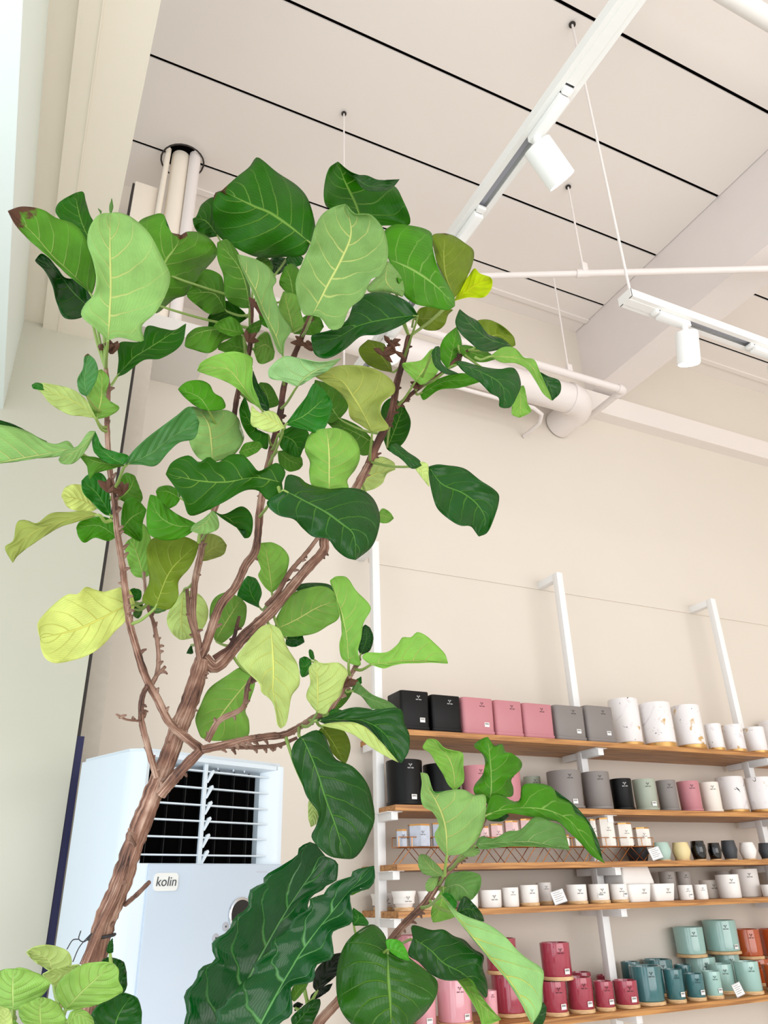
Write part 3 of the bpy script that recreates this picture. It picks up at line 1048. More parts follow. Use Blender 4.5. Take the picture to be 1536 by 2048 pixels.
# fourth shelf: small white pots
pot('d0', 3, 'bowl', 'white', 742, 790, 1814, 1787, 'white bowl pot behind the left upright, fourth shelf', Y=3.58)
pot('d1', 3, 'bowl', 'white', 784, 832, 1813, 1782, 'white tapered bowl pot right of the left upright')
pot('d2', 3, 'bowl', 'white', 834, 880, 1813, 1782, 'white tapered bowl pot behind the fig branch')
pot('d3', 3, 'plain', 'white', 918, 957, 1813, 1776, 'white pot half behind the grey green fig leaf')
pot('d4', 3, 'plain', 'white', 960, 1004, 1812, 1780, 'plain white pot, first right of the fig leaves')
pot('d5', 3, 'plain', 'white', 1006, 1039, 1811, 1775, 'plain narrow white pot, second right of the fig leaves')
pot('d6', 3, 'wood', 'white', 1041, 1079, 1810, 1770, 'white pot on a wooden tray with dark print')
pot('d7', 3, 'wood', 'white', 1076, 1106, 1809, 1765, 'taller white pot on a wooden tray behind the others', row=0, Y=3.50)
pot('d8', 3, 'wood', 'white', 1135, 1176, 1807, 1769, 'white pot on a wooden tray beside the price card')
pot('d9', 3, 'wood', 'white', 1180, 1221, 1806, 1768, 'white pot on a wooden tray under the middle upright', stk=10)
pot('d10', 3, 'wood', 'white', 1223, 1258, 1806, 1768, 'white pot on a wooden tray beside the square pots', stk=45)
pot('d11', 3, 'sqt', 'white', 1264, 1309, 1802, 1768, 'white square pot carrying an upturned square pot')
pot('d12', 3, 'sqt', 'white', 1313, 1357, 1800, 1767, 'white square pot with nothing on top, fourth shelf')
pot('d13', 3, 'inv', 'white', 1248, 1310, 1768, 1732, 'upturned white square pot stacked on another pot', on='d11', logo=0, Y=3.41)
pot('d14', 3, 'plain', 'silver', 1325, 1358, 1800, 1743, 'off-white pot rising behind the white square pot', row=1)
pot('d15', 3, 'plain', 'silver', 1361, 1390, 1800, 1743, 'off-white pot rising behind the short white pots', row=1)
pot('d16', 3, 'plain', 'white', 1359, 1389, 1799, 1770, 'short white pot beside the white square pot', stk=40)
pot('d17', 3, 'plain', 'white', 1391, 1418, 1798, 1769, 'short white pot, second beside the square pot')
pot('d18', 3, 'plain', 'cream', 1404, 1446, 1798, 1760, 'medium white pot behind two short white pots', Y=3.50)
pot('d19', 3, 'plain', 'white', 1438, 1485, 1796, 1749, 'tall white pot beside the tallest one, fourth shelf')
pot('d20', 3, 'plain', 'white', 1472, 1525, 1795, 1738, 'tallest white pot on the fourth shelf', Y=3.47)
pot('d21', 3, 'plain', 'silver', 1440, 1478, 1796, 1742, 'silvery pot behind the tall white pots', row=1)
pot('d22', 3, 'plain', 'white', 1526, 1556, 1795, 1769, 'short white pot at the right edge, fourth shelf')
pot('d23', 3, 'plain', 'white', 1535, 1575, 1795, 1744, 'white pot at the back of the right edge', row=1)
# bottom shelf
pot('e1', 4, 'wood', 'blush', 832, 874, 2072, 1985, 'light pink glazed pot half behind the round fig leaf', stk=20)
pot('e2', 4, 'wood', 'blush', 877, 946, 2058, 1958, 'large light pink glazed pot below the dark fig leaf', stk=42)
pot('e3', 4, 'wood', 'blush', 972, 998, 2050, 1980, 'narrow light pink glazed pot beside the rose ones')
pot('e4', 4, 'wood', 'blush', 795, 850, 2050, 1946, 'light pink glazed pot behind the round fig leaf', row=1)
pot('e5', 4, 'wood', 'blush', 795, 850, 1946, 1870, 'light pink pot stacked behind the fig branch', on='e4')
pot('e6', 4, 'wood', 'rose', 988, 1056, 2040, 1946, 'large rose glazed pot behind the long pale leaf', Y=3.46)
pot('e7', 4, 'wood', 'rose', 975, 1036, 1946, 1876, 'rose glazed pot stacked behind the long pale leaf', on='e6')
pot('e8', 4, 'wood', 'rose', 1090, 1138, 2034, 1961, 'rose glazed pot under the stacked rose pot', stk=38)
pot('e9', 4, 'wood', 'rose', 1086, 1146, 1961, 1884, 'rose glazed pot stacked on top of another', on='e8', stk=40)
pot('e10', 4, 'wood', 'rose', 1139, 1191, 2029, 1953, 'rose glazed pot right of the stacked pair', stk=40)
pot('e11', 4, 'wood', 'rose', 1193, 1232, 2023, 1961, 'small rose glazed pot, second from the teal ones', stk=40)
pot('e12', 4, 'wood', 'rose', 1233, 1281, 2020, 1959, 'small rose glazed pot beside the dark teal one', stk=34)
pot('e13', 4, 'wood', 'rose', 1150, 1190, 2022, 1943, 'rose glazed pot behind the front rose pots', row=1)
pot('e14', 4, 'wood', 'rose', 1200, 1240, 2016, 1949, 'rose glazed pot behind the two small rose ones', row=1)
pot('f1', 4, 'wood', 'teal', 1268, 1332, 2012, 1930, 'large dark teal glazed pot beside the rose ones')
pot('f2', 4, 'wood', 'teal', 1336, 1374, 2008, 1937, 'medium dark teal glazed pot, middle of three', stk=44)
pot('f3', 4, 'wood', 'teal', 1376, 1414, 2003, 1946, 'small dark teal glazed pot beside the mint ones', stk=44)
pot('f4', 4, 'wood', 'teal', 1252, 1290, 2004, 1922, 'dark teal pot behind the large teal one', row=1)
pot('f5', 4, 'wood', 'teal', 1294, 1352, 1996, 1917, 'dark teal pot at the back between two teal pots', row=1)
pot('f6', 4, 'wood', 'teal', 1357, 1391, 1992, 1928, 'dark teal pot behind the medium teal one', row=1)
pot('g1', 4, 'wood', 'mint', 1413, 1449, 1999, 1941, 'small mint glazed pot beside the small teal one', stk=44)
pot('g2', 4, 'wood', 'mint', 1424, 1476, 1992, 1926, 'mint glazed pot behind the smallest mint one', Y=3.47)
pot('g3', 4, 'wood', 'mint', 1478, 1528, 1987, 1921, 'mint glazed pot beside the orange ones')
pot('g4', 4, 'wood', 'mint', 1376, 1436, 1980, 1912, 'mint glazed pot carrying the left stacked mint pot', row=1)
pot('g5', 4, 'wood', 'mint', 1354, 1414, 1913, 1853, 'left one of two stacked mint glazed pots', on='g4')
pot('g6', 4, 'wood', 'mint', 1440, 1490, 1976, 1906, 'mint glazed pot carrying the tallest mint pot', row=1)
pot('g7', 4, 'wood', 'mint', 1404, 1471, 1909, 1839, 'tallest stacked mint glazed pot, right of its pair', on='g6', stk=48)
pot('h1', 4, 'wood', 'orange', 1496, 1548, 1970, 1916, 'orange glazed pot under a stacked orange pot', row=1)
pot('h2', 4, 'wood', 'orange', 1471, 1526, 1916, 1857, 'orange glazed pot stacked beside the mint ones', on='h1')
pot('h3', 4, 'wood', 'orange', 1534, 1580, 1982, 1927, 'orange glazed pot at the right edge, front row')
pot('h4', 4, 'wood', 'orange', 1552, 1600, 1968, 1916, 'orange glazed pot under the cut-off stacked one', row=1)
pot('h5', 4, 'wood', 'orange', 1527, 1580, 1916, 1856, 'stacked orange glazed pot cut off by the right edge', on='h4')


def card(px0, px1, py0, py1, shelf, label, Y=3.372):
    A, B = onY(px0, py1, Y), onY(px1, py1, Y)
    h = onY((px0 + px1) / 2, py0, Y)[2] - SZ[shelf]
    t = empty('price_card', (A[0], Y, SZ[shelf] + .0005), label, 'price card', 'price cards')
    t.rotation_euler = (math.radians(-14), math.radians(-12), 0)
    wd = (B[0] - A[0]) * 0.8
    MB().box(0, wd, 0, 0.002, 0, h).build('holder', mat('clear_plastic', (206, 206, 208), .15), t)
    MB().box(0.003, wd - .003, -0.0008, 0, 0.004, h - .004).build('paper', PAPER, t)
    m = MB()
    for k in range(5):
        z = h * (.82 - .15 * k)
        m.quad([(wd * .14, -.0011, z), (wd * (.86 if k % 2 else .7), -.0011, z), (wd * (.86 if k % 2 else .7), -.0011, z + .0016), (wd * .14, -.0011, z + .0016)])
    m.build('printed_lines', INK, t)


card(1306, 1334, 1697, 1719, 2, 'white price card leaning on the mint faceted pot')
card(1110, 1143, 1783, 1807, 3, 'white price card between white pots, fourth shelf')
card(1474, 1496, 1968, 1991, 4, 'pale price card in front of the mint pots')

# gold wire stands with small hexagonal pots
WIRE = mat('copper_wire', (196, 132, 78), 0.25, 1.0)
PBLUE = mat('pot_blue_marble', (214, 222, 238), 0.25, noise=0.35, nscale=40)
PPINK = mat('pot_pink_marble', (240, 206, 206), 0.25, noise=0.12, nscale=40)
PWHITE = mat('pot_white_glaze', (246, 240, 232), 0.25)


def wirestand(pxs, ytop, col, labs, slab, legs, extra=()):
    Yc = 3.44
    A = onY(pxs[0][0], 1725, Yc)
    B = onY(pxs[-1][1], 1720, Yc)
    X0, X1 = A[0], B[0]
    zs_ = SZ[2]
    zr = zs_ + 0.072
    t = empty('wire_stand', (X0, Yc, zs_), slab, 'plant stand', 'copper wire stands')
    n = legs
    for f, yy in enumerate((-0.035, 0.035)):
        pts_ = []
        for k in range(n + 1):
            pts_.append((k * (X1 - X0) / n, yy * 0.9, 0.002 if k % 2 == 0 else zr - zs_))
        MB().tube(pts_, 0.0022, 6).build('zigzag_leg', WIRE, t)
        MB().tube([(0, yy, zr - zs_), (X1 - X0, yy, zr - zs_)], 0.0022, 6).build('rail', WIRE, t)
        MB().tube([(0, yy, zr - zs_ + .042), (X1 - X0, yy, zr - zs_ + .042)], 0.0022, 6).build('rail', WIRE, t)
    for k in range(n + 1):
        xk = k * (X1 - X0) / n
        MB().tube([(xk, -0.035, zr - zs_ + .042), (xk, -0.035, zr - zs_), (xk, 0.035, zr - zs_), (xk, 0.035, zr - zs_ + .042)], 0.0022, 6).build('crossbar', WIRE, t)
    for (a, b, yt_), lab in zip(pxs, labs):
        P, Q = onY(a, 1690, Yc), onY(b, 1690, Yc)
        r = (Q[0] - P[0]) / 2 * 0.99 * math.cos(math.atan2(P[0], Yc))
        h = onY((a + b) / 2, yt_, Yc)[2] - zr
        o = empty('hexagonal_pot', ((P[0] + Q[0]) / 2, Yc, zr + 0.0025), lab, 'planter', 'hexagonal pots in the wire stands')
        hexa = lambda q, z: [(q * math.cos(math.pi / 3 * k + .2), q * math.sin(math.pi / 3 * k + .2), z) for k in range(6)]
        MB().loft([hexa(r * .93, 0), hexa(r, .004), hexa(r, h), hexa(r * .86, h), hexa(r * .86, h - .02)], False).build('body', col, o)
        MB().loft([hexa(r * 1.01, h - .006), hexa(r * 1.01, h + .0015), hexa(r * .9, h + .0015)], False).build('gold_rim', GOLD, o)
        lo = link('maker_logo', logo_mesh(False), o)
        ang = math.atan2(-P[0], Yc) + .35
        lo.location = (math.sin(ang) * r * .99, -math.cos(ang) * r * .99, h * .62)
        lo.rotation_euler = (0, 0, ang)
        lo.scale = (.8, 1, .8)


wirestand([(792, 815, 1661), (815, 862, 1651), (864, 892, 1648), (893, 920, 1648)], 0, PBLUE,
          ['small blue marbled pot, leftmost in the wire stand', 'blue marbled pot facing forward in the wire stand', 'blue marbled pot beside the pale fig leaf', 'blue marbled pot hidden mostly by a fig leaf'],
          'copper wire stand of blue marbled pots, third shelf', 5)
wirestand([(957, 980, 1655), (981, 1008, 1650), (1010, 1040, 1644), (1042, 1066, 1640)], 0, PPINK,
          ['pink marbled pot, leftmost of the pink ones', 'pink marbled pot with gold rim, second of four', 'pink marbled pot with gold rim, third of four', 'pink marbled pot beneath the long green leaf'],
          'copper wire stand of pink marbled pots, third shelf', 5)
wirestand([(1078, 1106, 1672), (1112, 1140, 1672), (1146, 1180, 1665)], 0, PWHITE,
          ['white gold-rimmed pot hidden under the drooping leaf', 'white gold-rimmed pot behind the grey green leaf', 'white gold-rimmed pot beside the drooping leaf tip'],
          'copper wire stand behind the drooping fig leaf', 5)
wirestand([(1184, 1197, 1640), (1199, 1233, 1638), (1235, 1268, 1648), (1270, 1303, 1657)], 0, PWHITE,
          ['narrow white gold-rimmed pot behind the leaf edge', 'tallest white gold-rimmed pot in the wire stand', 'medium white gold-rimmed pot in the wire stand', 'shortest white gold-rimmed pot at the stand end'],
          'copper wire stand of white pots beside the faceted pots', 5)

# ------------------------------------------------------------------ plants
# Leaves are measured in enlarged windows of the photograph (origin x, y, scale); each one gets its own distance.
WIN = {'A': (0, 300, .33854), 'B': (350, 300, .33854), 'K': (760, 420, .33854), 'D': (0, 780, .33854), 'E': (300, 680, .33854), 'F': (640, 820, .33854),
       'G': (0, 1100, .33854), 'I': (350, 1100, .33854), 'J': (0, 1528, .33854), 'L': (400, 1528, .33854), 'M': (740, 1350, .26042), 'N': (720, 1648, .26042),
       'Z': (680, 1060, .20833), 'P': (0, 0, 1.0)}


def lean(y, Y):
    return Y * (1 - 0.10 * min(1.0, max(0.0, (1900 - y) / 1500.0)))


def cat(pts, n):
    """Catmull-Rom through pts, n samples, parameterised by chord length"""
    P = np.array(pts, float)
    if len(P) == 2:
        return np.array([P[0] + (P[1] - P[0]) * k for k in np.linspace(0, 1, n)])
    d = np.r_[0, np.cumsum(np.maximum(np.linalg.norm(np.diff(P, axis=0), axis=1), 1e-3) ** 0.8)]
    d /= d[-1]
    E_ = np.vstack([2 * P[0] - P[1], P, 2 * P[-1] - P[-2]])
    T = np.r_[-(d[1]), d, 2 - d[-2]]
    out = []
    for u in np.linspace(0, 1, n):
        i = min(np.searchsorted(d, u, side='right') - 1, len(P) - 2)
        i = max(i, 0)
        p0, p1, p2, p3 = E_[i], E_[i + 1], E_[i + 2], E_[i + 3]
        t0, t1, t2, t3 = T[i], T[i + 1], T[i + 2], T[i + 3]
        m1 = (p2 - p0) / (t2 - t0) * (t2 - t1)
        m2 = (p3 - p1) / (t3 - t1) * (t2 - t1)
        h = (u - t1) / (t2 - t1)
        out.append((2 * h**3 - 3 * h**2 + 1) * p1 + (h**3 - 2 * h**2 + h) * m1 + (-2 * h**3 + 3 * h**2) * p2 + (h**3 - h**2) * m2)
    return np.array(out)


RNG = random.Random(11)
LINES = {}
NT, NS = 44, 8
OTHER = {'u_pale': 't_mid', 'u_light': 't_mid', 'u_mid': 't_dark', 'u_dark': 't_dark', 'u_green': 't_dark', 'u_olive': 't_olive', 'u_oliveyellow': 't_olive',
         'u_paleyellow': 't_mid', 'u_yellow': 't_mid', 'u_brightyellow': 't_bright', 'u_mint': 't_mid', 'u_grey': 't_mid', 'u_wood': 't_pale',
         't_dark': 'u_mid', 't_mid': 'u_light', 't_grey': 'u_pale', 't_mint': 'u_pale', 't_bright': 'u_light', 't_olive': 'u_olive', 't_wavy': 'u_mid', 't_black': 'u_mid', 't_pale': 'u_light'}


def leaf(plant, win, key, Y, M, Lp, Rp, opts, prev, zoff):
    ox, oy, sx = WIN[win]
    cv = lambda q: [(ox + p[0] * sx, oy + p[1] * sx) for p in q]
    M, Lp, Rp = cv(M), cv(Lp), cv(Rp)
    mid = cat(M, NT)
    Lc = cat([M[0]] + Lp + [M[-1]], NT)
    Rc = cat([M[0]] + Rp + [M[-1]], NT)
    Y0 = Y + zoff
    dep = np.linalg.norm(np.array(ray(*M[0]))) * Y0
    hwpx = (np.linalg.norm(Lc - mid, axis=1).max() + np.linalg.norm(Rc - mid, axis=1).max()) / 2
    mpp = Y0 / FPX / max(0.35, ray(*M[0])[1])
    hw = hwpx * mpp
    ln = np.linalg.norm(np.diff(mid, axis=0), axis=1).sum() * mpp
    rip = opts.get('rip', 0.17) * hw
    cup = opts.get('cup', RNG.uniform(-.30, .30)) * hw
    til = opts.get('til', RNG.uniform(-.30, .30)) * hw
    dt = opts.get('dt', RNG.uniform(-.16, .10)) * ln
    ph = RNG.uniform(0, 6.28)
    nw = opts.get('nw', 2.6)
    scal = opts.get('scal', 0)
    svals = [-1 + 2 * k / (2 * NS) for k in range(2 * NS + 1)]
    V = np.zeros((NT, len(svals), 3))
    for i in range(NT):
        t = i / (NT - 1)
        env = math.sin(math.pi * min(1, max(0, t))) ** 0.5
        for j, s in enumerate(svals):
            e = Lc[i] if s < 0 else Rc[i]
            a = abs(s)
            if scal:
                e = mid[i] + (e - mid[i]) * (1 + scal * env * math.sin(6.283 * 9.5 * t + (0 if s < 0 else 1.5)))
            p = mid[i] * (1 - a) + e * a
            yy = lean(p[1], Y0) + dt * t ** 1.5 + env * (cup * a * a + til * s + rip * a * a * math.sin(6.283 * nw * t + ph + (1.9 if s > 0 else 0)))
            yy -= 0.012 * hw * 8 * (1 - a) * env * 0.0
            V[i, j] = onY(p[0], p[1], max(0.4, yy))
    nj = len(svals)
    du = np.gradient(V, axis=0)
    dvv = np.gradient(V, axis=1)
    nrm = np.cross(du, dvv)
    nl = np.linalg.norm(nrm, axis=2, keepdims=True)
    nrm = nrm / np.maximum(nl, 1e-9)
    # which shell faces the lens on the right half
    js = slice(NS + 1, nj)
    view = CAM - V
    facing = (np.sum(nrm * view, axis=2) * nl[..., 0])[:, js].sum()
    th = 0.0007
    A = (V + nrm * th).reshape(-1, 3)
    Bv = (V - nrm * th).reshape(-1, 3)
    n = NT * nj
    verts = np.vstack([A, Bv])
    faces, mi, uvi = [], [], []
    ks, ko = key, OTHER[key]
    sa, sb = (0, 1) if facing > 0 else (1, 0)
    uvs = np.array([[i / (NT - 1), (s + 1) / 2] for i in range(NT) for s in svals])
    idx = lambda i, j: i * nj + j
    for i in range(NT - 1):
        for j in range(nj - 1):
            q = (idx(i, j), idx(i + 1, j), idx(i + 1, j + 1), idx(i, j + 1))
            faces.append(q)
            mi.append(sa)
            faces.append(tuple(v + n for v in q[::-1]))
            mi.append(sb)
    rim = [idx(i, 0) for i in range(NT)] + [idx(NT - 1, j) for j in range(1, nj)] + [idx(i, nj - 1) for i in range(NT - 2, -1, -1)] + [idx(0, j) for j in range(nj - 2, 0, -1)]
    for k in range(len(rim)):
        a, b = rim[k], rim[(k + 1) % len(rim)]
        faces.append((a, a + n, b + n, b))
        mi.append(0)
    root = V[0, NS].copy()
    me = bpy.data.meshes.new('leaf')
    me.from_pydata((verts - root).tolist(), [], faces)
    me.materials.append(leafmat(ks, opts.get('brown', 0)))
    me.materials.append(leafmat(ko, opts.get('brown', 0)))
    me.polygons.foreach_set('material_index', mi)
    me.polygons.foreach_set('use_smooth', [True] * len(faces))
    ul = me.uv_layers.new(name='UVMap')
    lv = np.zeros(len(me.loops), dtype=np.int32)
    me.loops.foreach_get('vertex_index', lv)
    ul.data.foreach_set('uv', uvs[lv % n].astype(np.float32).ravel())
    me.update()
    base = plant.location
    if opts.get('fold') and prev is not None:
        o = link('leaf_fold', me, prev)
        pl = prev.location + base
        o.location = Vector(root) - pl
        return prev
    o = link('leaf', me, plant)
    o.location = Vector(root) - base
    # petiole: a sub-part of the leaf
    near = None
    if plant.name in LINES:
        ln_ = LINES[plant.name]
        near = ln_[np.argmin(np.linalg.norm(ln_ - root, axis=1))]
    if 'pet' in opts or near is not None:
        if 'pet' in opts:
            q = opts['pet']
            pe = (ox + q[0] * sx, oy + q[1] * sx)
            e = onY(pe[0], pe[1], lean(pe[1], opts.get('pY', Y + .03) + zoff))
            ln_ = LINES.get(plant.name)
            if ln_ is not None:            # let the stalk end in the wood it grows from
                nb = ln_[np.argmin(np.linalg.norm(ln_ - e, axis=1))]
                if np.linalg.norm(nb - e) < 0.14:
                    e = nb
        else:
            e = near
        pts_ = [V[2, NS] - root, np.zeros(3), (np.array(e) - root) * .55 + np.array([0, 0.004, -0.006]), np.array(e) - root]
        MB().tube([tuple(p) for p in cat(pts_, 8)], [0.0022, .0026, .003, .0031, .0032, .0034, .0036, .004], 8).build('petiole', mat('petiole_green', (134, 160, 74), .5, noise=.25, nscale=30), o)
    return o


def parse(plant, text, zoff=0.0):
    prev = None
    for line in text.strip().splitlines():
        line = line.strip()
        if not line or line.startswith('#'):
            continue
        f = line.split('|')
        win, key, Y = f[0].split()
        P = [[tuple(float(v) for v in p.split(',')) for p in g.split()] for g in f[1:4]]
        op = {}
        for tok in (f[4].split() if len(f) > 4 else []):
            if '=' in tok:
                k, v = tok.split('=')
                op[k] = tuple(float(x) for x in v.split(',')) if ',' in v else float(v)
            else:
                op[tok] = 1
        prev = leaf(plant, win, key, float(Y), P[0], P[1], P[2], op, prev, zoff)


def branch(plant, name, pts, Y0, Y1, w0, w1, zoff=0.0, stubs=8, seed=1, tofloor=False, m=None, leanit=True):
    """pts in photo pixels; w0, w1 pixel widths"""
    rng = random.Random(seed)
    c = cat(pts, max(8, 6 * len(pts)))
    n = len(c)
    P, R = [], []
    for i, p in enumerate(c):
        u = i / (n - 1)
        Yv = Y0 + (Y1 - Y0) * u + zoff
        Yv = lean(p[1], Yv) if leanit else Yv
        q = onY(p[0], p[1], Yv)
        mpp = float(np.dot(q - CAM, _f)) / FPX
        P.append(np.array(q))
        R.append((w0 + (w1 - w0) * u) * mpp / 2 * rng.uniform(.93, 1.07))
    if tofloor:
        a, b = P[0], P[1]
        d = (a - b) / np.linalg.norm(a - b)
        d = np.array([d[0] * .35, d[1] * .35, -1.0])
        k = a[2] - 0.22
        ext = [a + d * k * f for f in (1.0, .75, .5, .25)]
        P = ext + P
        R = [R[0] * 1.15] * 4 + R
    LINES[plant.name] = np.vstack(([LINES[plant.name]] if plant.name in LINES else []) + [np.array(P)])
    base = np.array(plant.location)
    mb = MB()
    mb.tube([tuple(p - base) for p in P], R, 14, jit=.05, uvs=True, rng=rng)
    for k in range(stubs):
        i = rng.randrange(2, len(P) - 1)
        d = Vector(P[i] - P[i - 1]).normalized()
        side = d.cross(Vector((rng.uniform(-1, 1), rng.uniform(-1, .2), rng.uniform(-1, 1)))).normalized()
        o = Vector(P[i] - base) + side * R[i] * .8
        l = rng.uniform(.006, .013)
        e = o + side * l + d * l * rng.uniform(-.2, .9)
        mb.tube([tuple(o), tuple((o + e) / 2 + d * .001), tuple(e)], [.0045, .0034, .0018], 6, uvs=True)
    return mb.build(name, m or bark(), plant)


def px(win, *pts):
    ox, oy, sx = WIN[win]
    return [(ox + a * sx, oy + b * sx) for a, b in pts]


def potpart(plant, x, y, col, r=0.2, h=0.24):
    b = plant.location
    t = MB().lathe([(r * .74, 0), (r * .76, .006), (r, h), (r * 1.02, h), (r * 1.02, h + .012), (r * .92, h + .012), (r * .9, h - .05)], 32).build('pot', mat('nursery_pot_' + col, C[col], .5), plant)
    t.location = (x - b.x, y - b.y, 0.002)
    s = MB().lathe([(r * .90, 0), (r * .88, .01)], 32).build('soil', mat('soil', (58, 44, 34), .9, noise=.5, nscale=90), plant)
    s.location = (x - b.x, y - b.y, h - .04)


# ---- the tall fig
TX, TY = 0.165, 1.74
fig = empty('fiddle_leaf_fig', (TX, TY, 0), 'tall leaning fiddle leaf fig tree in front of the air conditioner', 'tree')
potpart(fig, 0.12, 1.74, 'grey', .21, .26)
# the trunk line, low to high
trunk = px('J', (555, 1190), (620, 930), (700, 740), (780, 500), (860, 290), (930, 110)) + px('G', (985, 1250), (1060, 1050), (1120, 900), (1170, 740), (1195, 650))
branch(fig, 'trunk', trunk, 1.74, 1.74, 45, 33, tofloor=True, stubs=10, seed=3)
branch(fig, 'branch', px('J', (500, 1190), (590, 970), (690, 760), (745, 600)), 1.70, 1.71, 22, 13, stubs=3, seed=4)
branch(fig, 'branch', px('J', (740, 830), (810, 770), (880, 700)), 1.74, 1.62, 9, 9, stubs=0, seed=5)
B_ = [
    # pixel line, Y start, Y end, width start, width end, stubs
    (px('I', (170, 640), (240, 690), (400, 520), (560, 370), (680, 230), (780, 110), (880, 0)) + px('E', (1030, 1180), (1130, 1030), (1220, 870), (1290, 740), (1340, 620), (1420, 450), (1460, 250), (1500, 110), (1530, -20)), 1.74, 1.66, 25, 12, 26),
    (px('K', (90, 1170), (220, 1060), (370, 960), (440, 890), (520, 830)), 1.67, 1.58, 9, 6, 8),
    (px('G', (1180, 650), (1225, 540), (1300, 330), (1390, 220), (1450, 90), (1510, 0)) + px('E', (655, 960), (720, 650), (770, 430), (790, 280)) + px('B', (690, 1250), (760, 1080), (800, 980)), 1.74, 1.62, 19, 10, 22),
    (px('G', (1185, 640), (1165, 520), (1140, 400), (1150, 200), (1190, 0)) + px('E', (300, 1200), (390, 980), (450, 780), (500, 430), (520, 310)) + px('B', (440, 1180), (450, 1000), (455, 900)), 1.74, 1.72, 15, 9, 24),
    (px('G', (1180, 650), (1150, 500), (1120, 400), (1105, 230)), 1.73, 1.71, 11, 7, 6),
    (px('G', (1190, 1180), (1010, 1030), (930, 880), (860, 750), (800, 560), (760, 400), (730, 150), (710, 0)) + px('D', (690, 820), (675, 640), (650, 480), (638, 330), (632, 150), (640, 0)) + px('A', (635, 1370), (625, 1290)), 1.70, 1.58, 17, 9, 34),
    (px('G', (925, 1340), (870, 1150), (835, 1000), (840, 870), (870, 800)), 1.72, 1.66, 14, 10, 8),
    (px('G', (830, 1010), (740, 1000), (685, 970)), 1.68, 1.66, 5, 4, 3),
    (px('G', (900, 790), (930, 720), (935, 600), (910, 440), (875, 340), (860, 240), (850, 130)), 1.68, 1.70, 10, 6, 12),
    (px('G', (925, 740), (975, 690)), 1.68, 1.66, 8, 7, 1),
    (px('G', (950, 1440), (1010, 1370), (1100, 1270), (1190, 1180)), 1.72, 1.66, 24, 19, 4),
    (px('G', (1190, 1180), (1290, 1160)) + px('I', (300, 1150), (430, 1120), (560, 1100), (650, 1090), (760, 1030), (820, 990), (900, 960), (960, 880), (1010, 790), (1060, 700), (1090, 640)), 1.66, 1.60, 17, 9, 26),
    (px('I', (300, 1160), (480, 1165), (620, 1150), (720, 1110)), 1.68, 1.68, 10, 7, 8),
    (px('I', (190, 1130), (260, 1010), (400, 930), (430, 800), (460, 740)), 1.66, 1.62, 13, 8, 10),
    (px('I', (230, 640), (330, 560), (380, 390)), 1.74, 1.70, 12, 6, 4),
    (px('I', (540, 330), (600, 260), (680, 130), (790, 0)) + px('E', (990, 1170), (1060, 1080)), 1.74, 1.68, 11, 8, 10),
]
for k, (p, y0, y1, w0, w1, st) in enumerate(B_):
    cut = next((i for i, q in enumerate(p) if q[1] < 960), None)
    if k in (0, 2, 3) and cut:
        u = cut / (len(p) - 1)
        ym, wm = y0 + (y1 - y0) * u, w0 + (w1 - w0) * u
        branch(fig, 'branch', p[:cut + 1], y0, ym, w0, wm, stubs=st // 2, seed=20 + k)
        branch(fig, 'branch', p[cut:], ym, y1, wm, w1, stubs=st // 2, seed=60 + k, m=bark(True))
    else:
        branch(fig, 'branch', p, y0, y1, w0, w1, stubs=st, seed=20 + k, m=bark(True) if k in (1, 14) else None)
branch(fig, 'branch', px('J', (795, 480), (770, 430), (762, 385)), 1.72, 1.66, 8, 5, stubs=2, seed=77)
# black band and loose wire ends tied round the trunk
TIE = mat('wire_tie', (40, 38, 42), .5)
tq = [np.array(onY(*p, lean(p[1], 1.74))) - np.array([TX, TY, 0]) for p in px('J', (600, 1020))]
c_ = tq[0]
MB().tube([(c_[0] + .024 * math.cos(a), c_[1] + .024 * math.sin(a), c_[2] + .003 * math.cos(a)) for a in np.linspace(0, 6.283, 17)], .003, 6).build('wire_tie', TIE, fig)
for pp in (px('J', (545, 1000), (500, 1050), (465, 1035), (478, 985)), px('J', (540, 1000), (470, 1080), (430, 1170)), px('J', (465, 1035), (430, 1040), (395, 1095))):
    MB().tube([tuple(np.array(onY(*p, lean(p[1], 1.68))) - np.array([TX, TY, 0])) for p in cat(pp, 10)], .0011, 6).build('wire_end', TIE, fig)
# dried sheaths at the growing tips
SHEATH = mat('dry_sheath', (104, 66, 46), .8, noise=.4, nscale=60)
for k, (wn, a, b) in enumerate((('B', 1270, 1150), ('B', 1300, 1190), ('B', 1230, 1210), ('B', 760, 1150), ('B', 800, 1180), ('B', 480, 930), ('B', 430, 1130), ('K', 230, 1050), ('I', 1000, 800), ('A', 600, 1190), ('A', 660, 1200), ('D', 640, 600), ('D', 715, 620))):
    P0 = px(wn, (a, b))[0]
    q = onY(P0[0], P0[1], lean(P0[1], 1.60)) - np.array([TX, TY, 0])
    mb = MB()
    rg = random.Random(k)
    for j in range(4):
        d = Vector((rg.uniform(-1, 1), rg.uniform(-1, .3), rg.uniform(-.2, 1))).normalized()
        c0 = Vector(q)
        mb.tube([tuple(c0), tuple(c0 + d * .018), tuple(c0 + d * .034 + Vector((0, 0, -.006)))], [.004, .008, .0015], 6)
    mb.build('dry_sheath', SHEATH, fig)

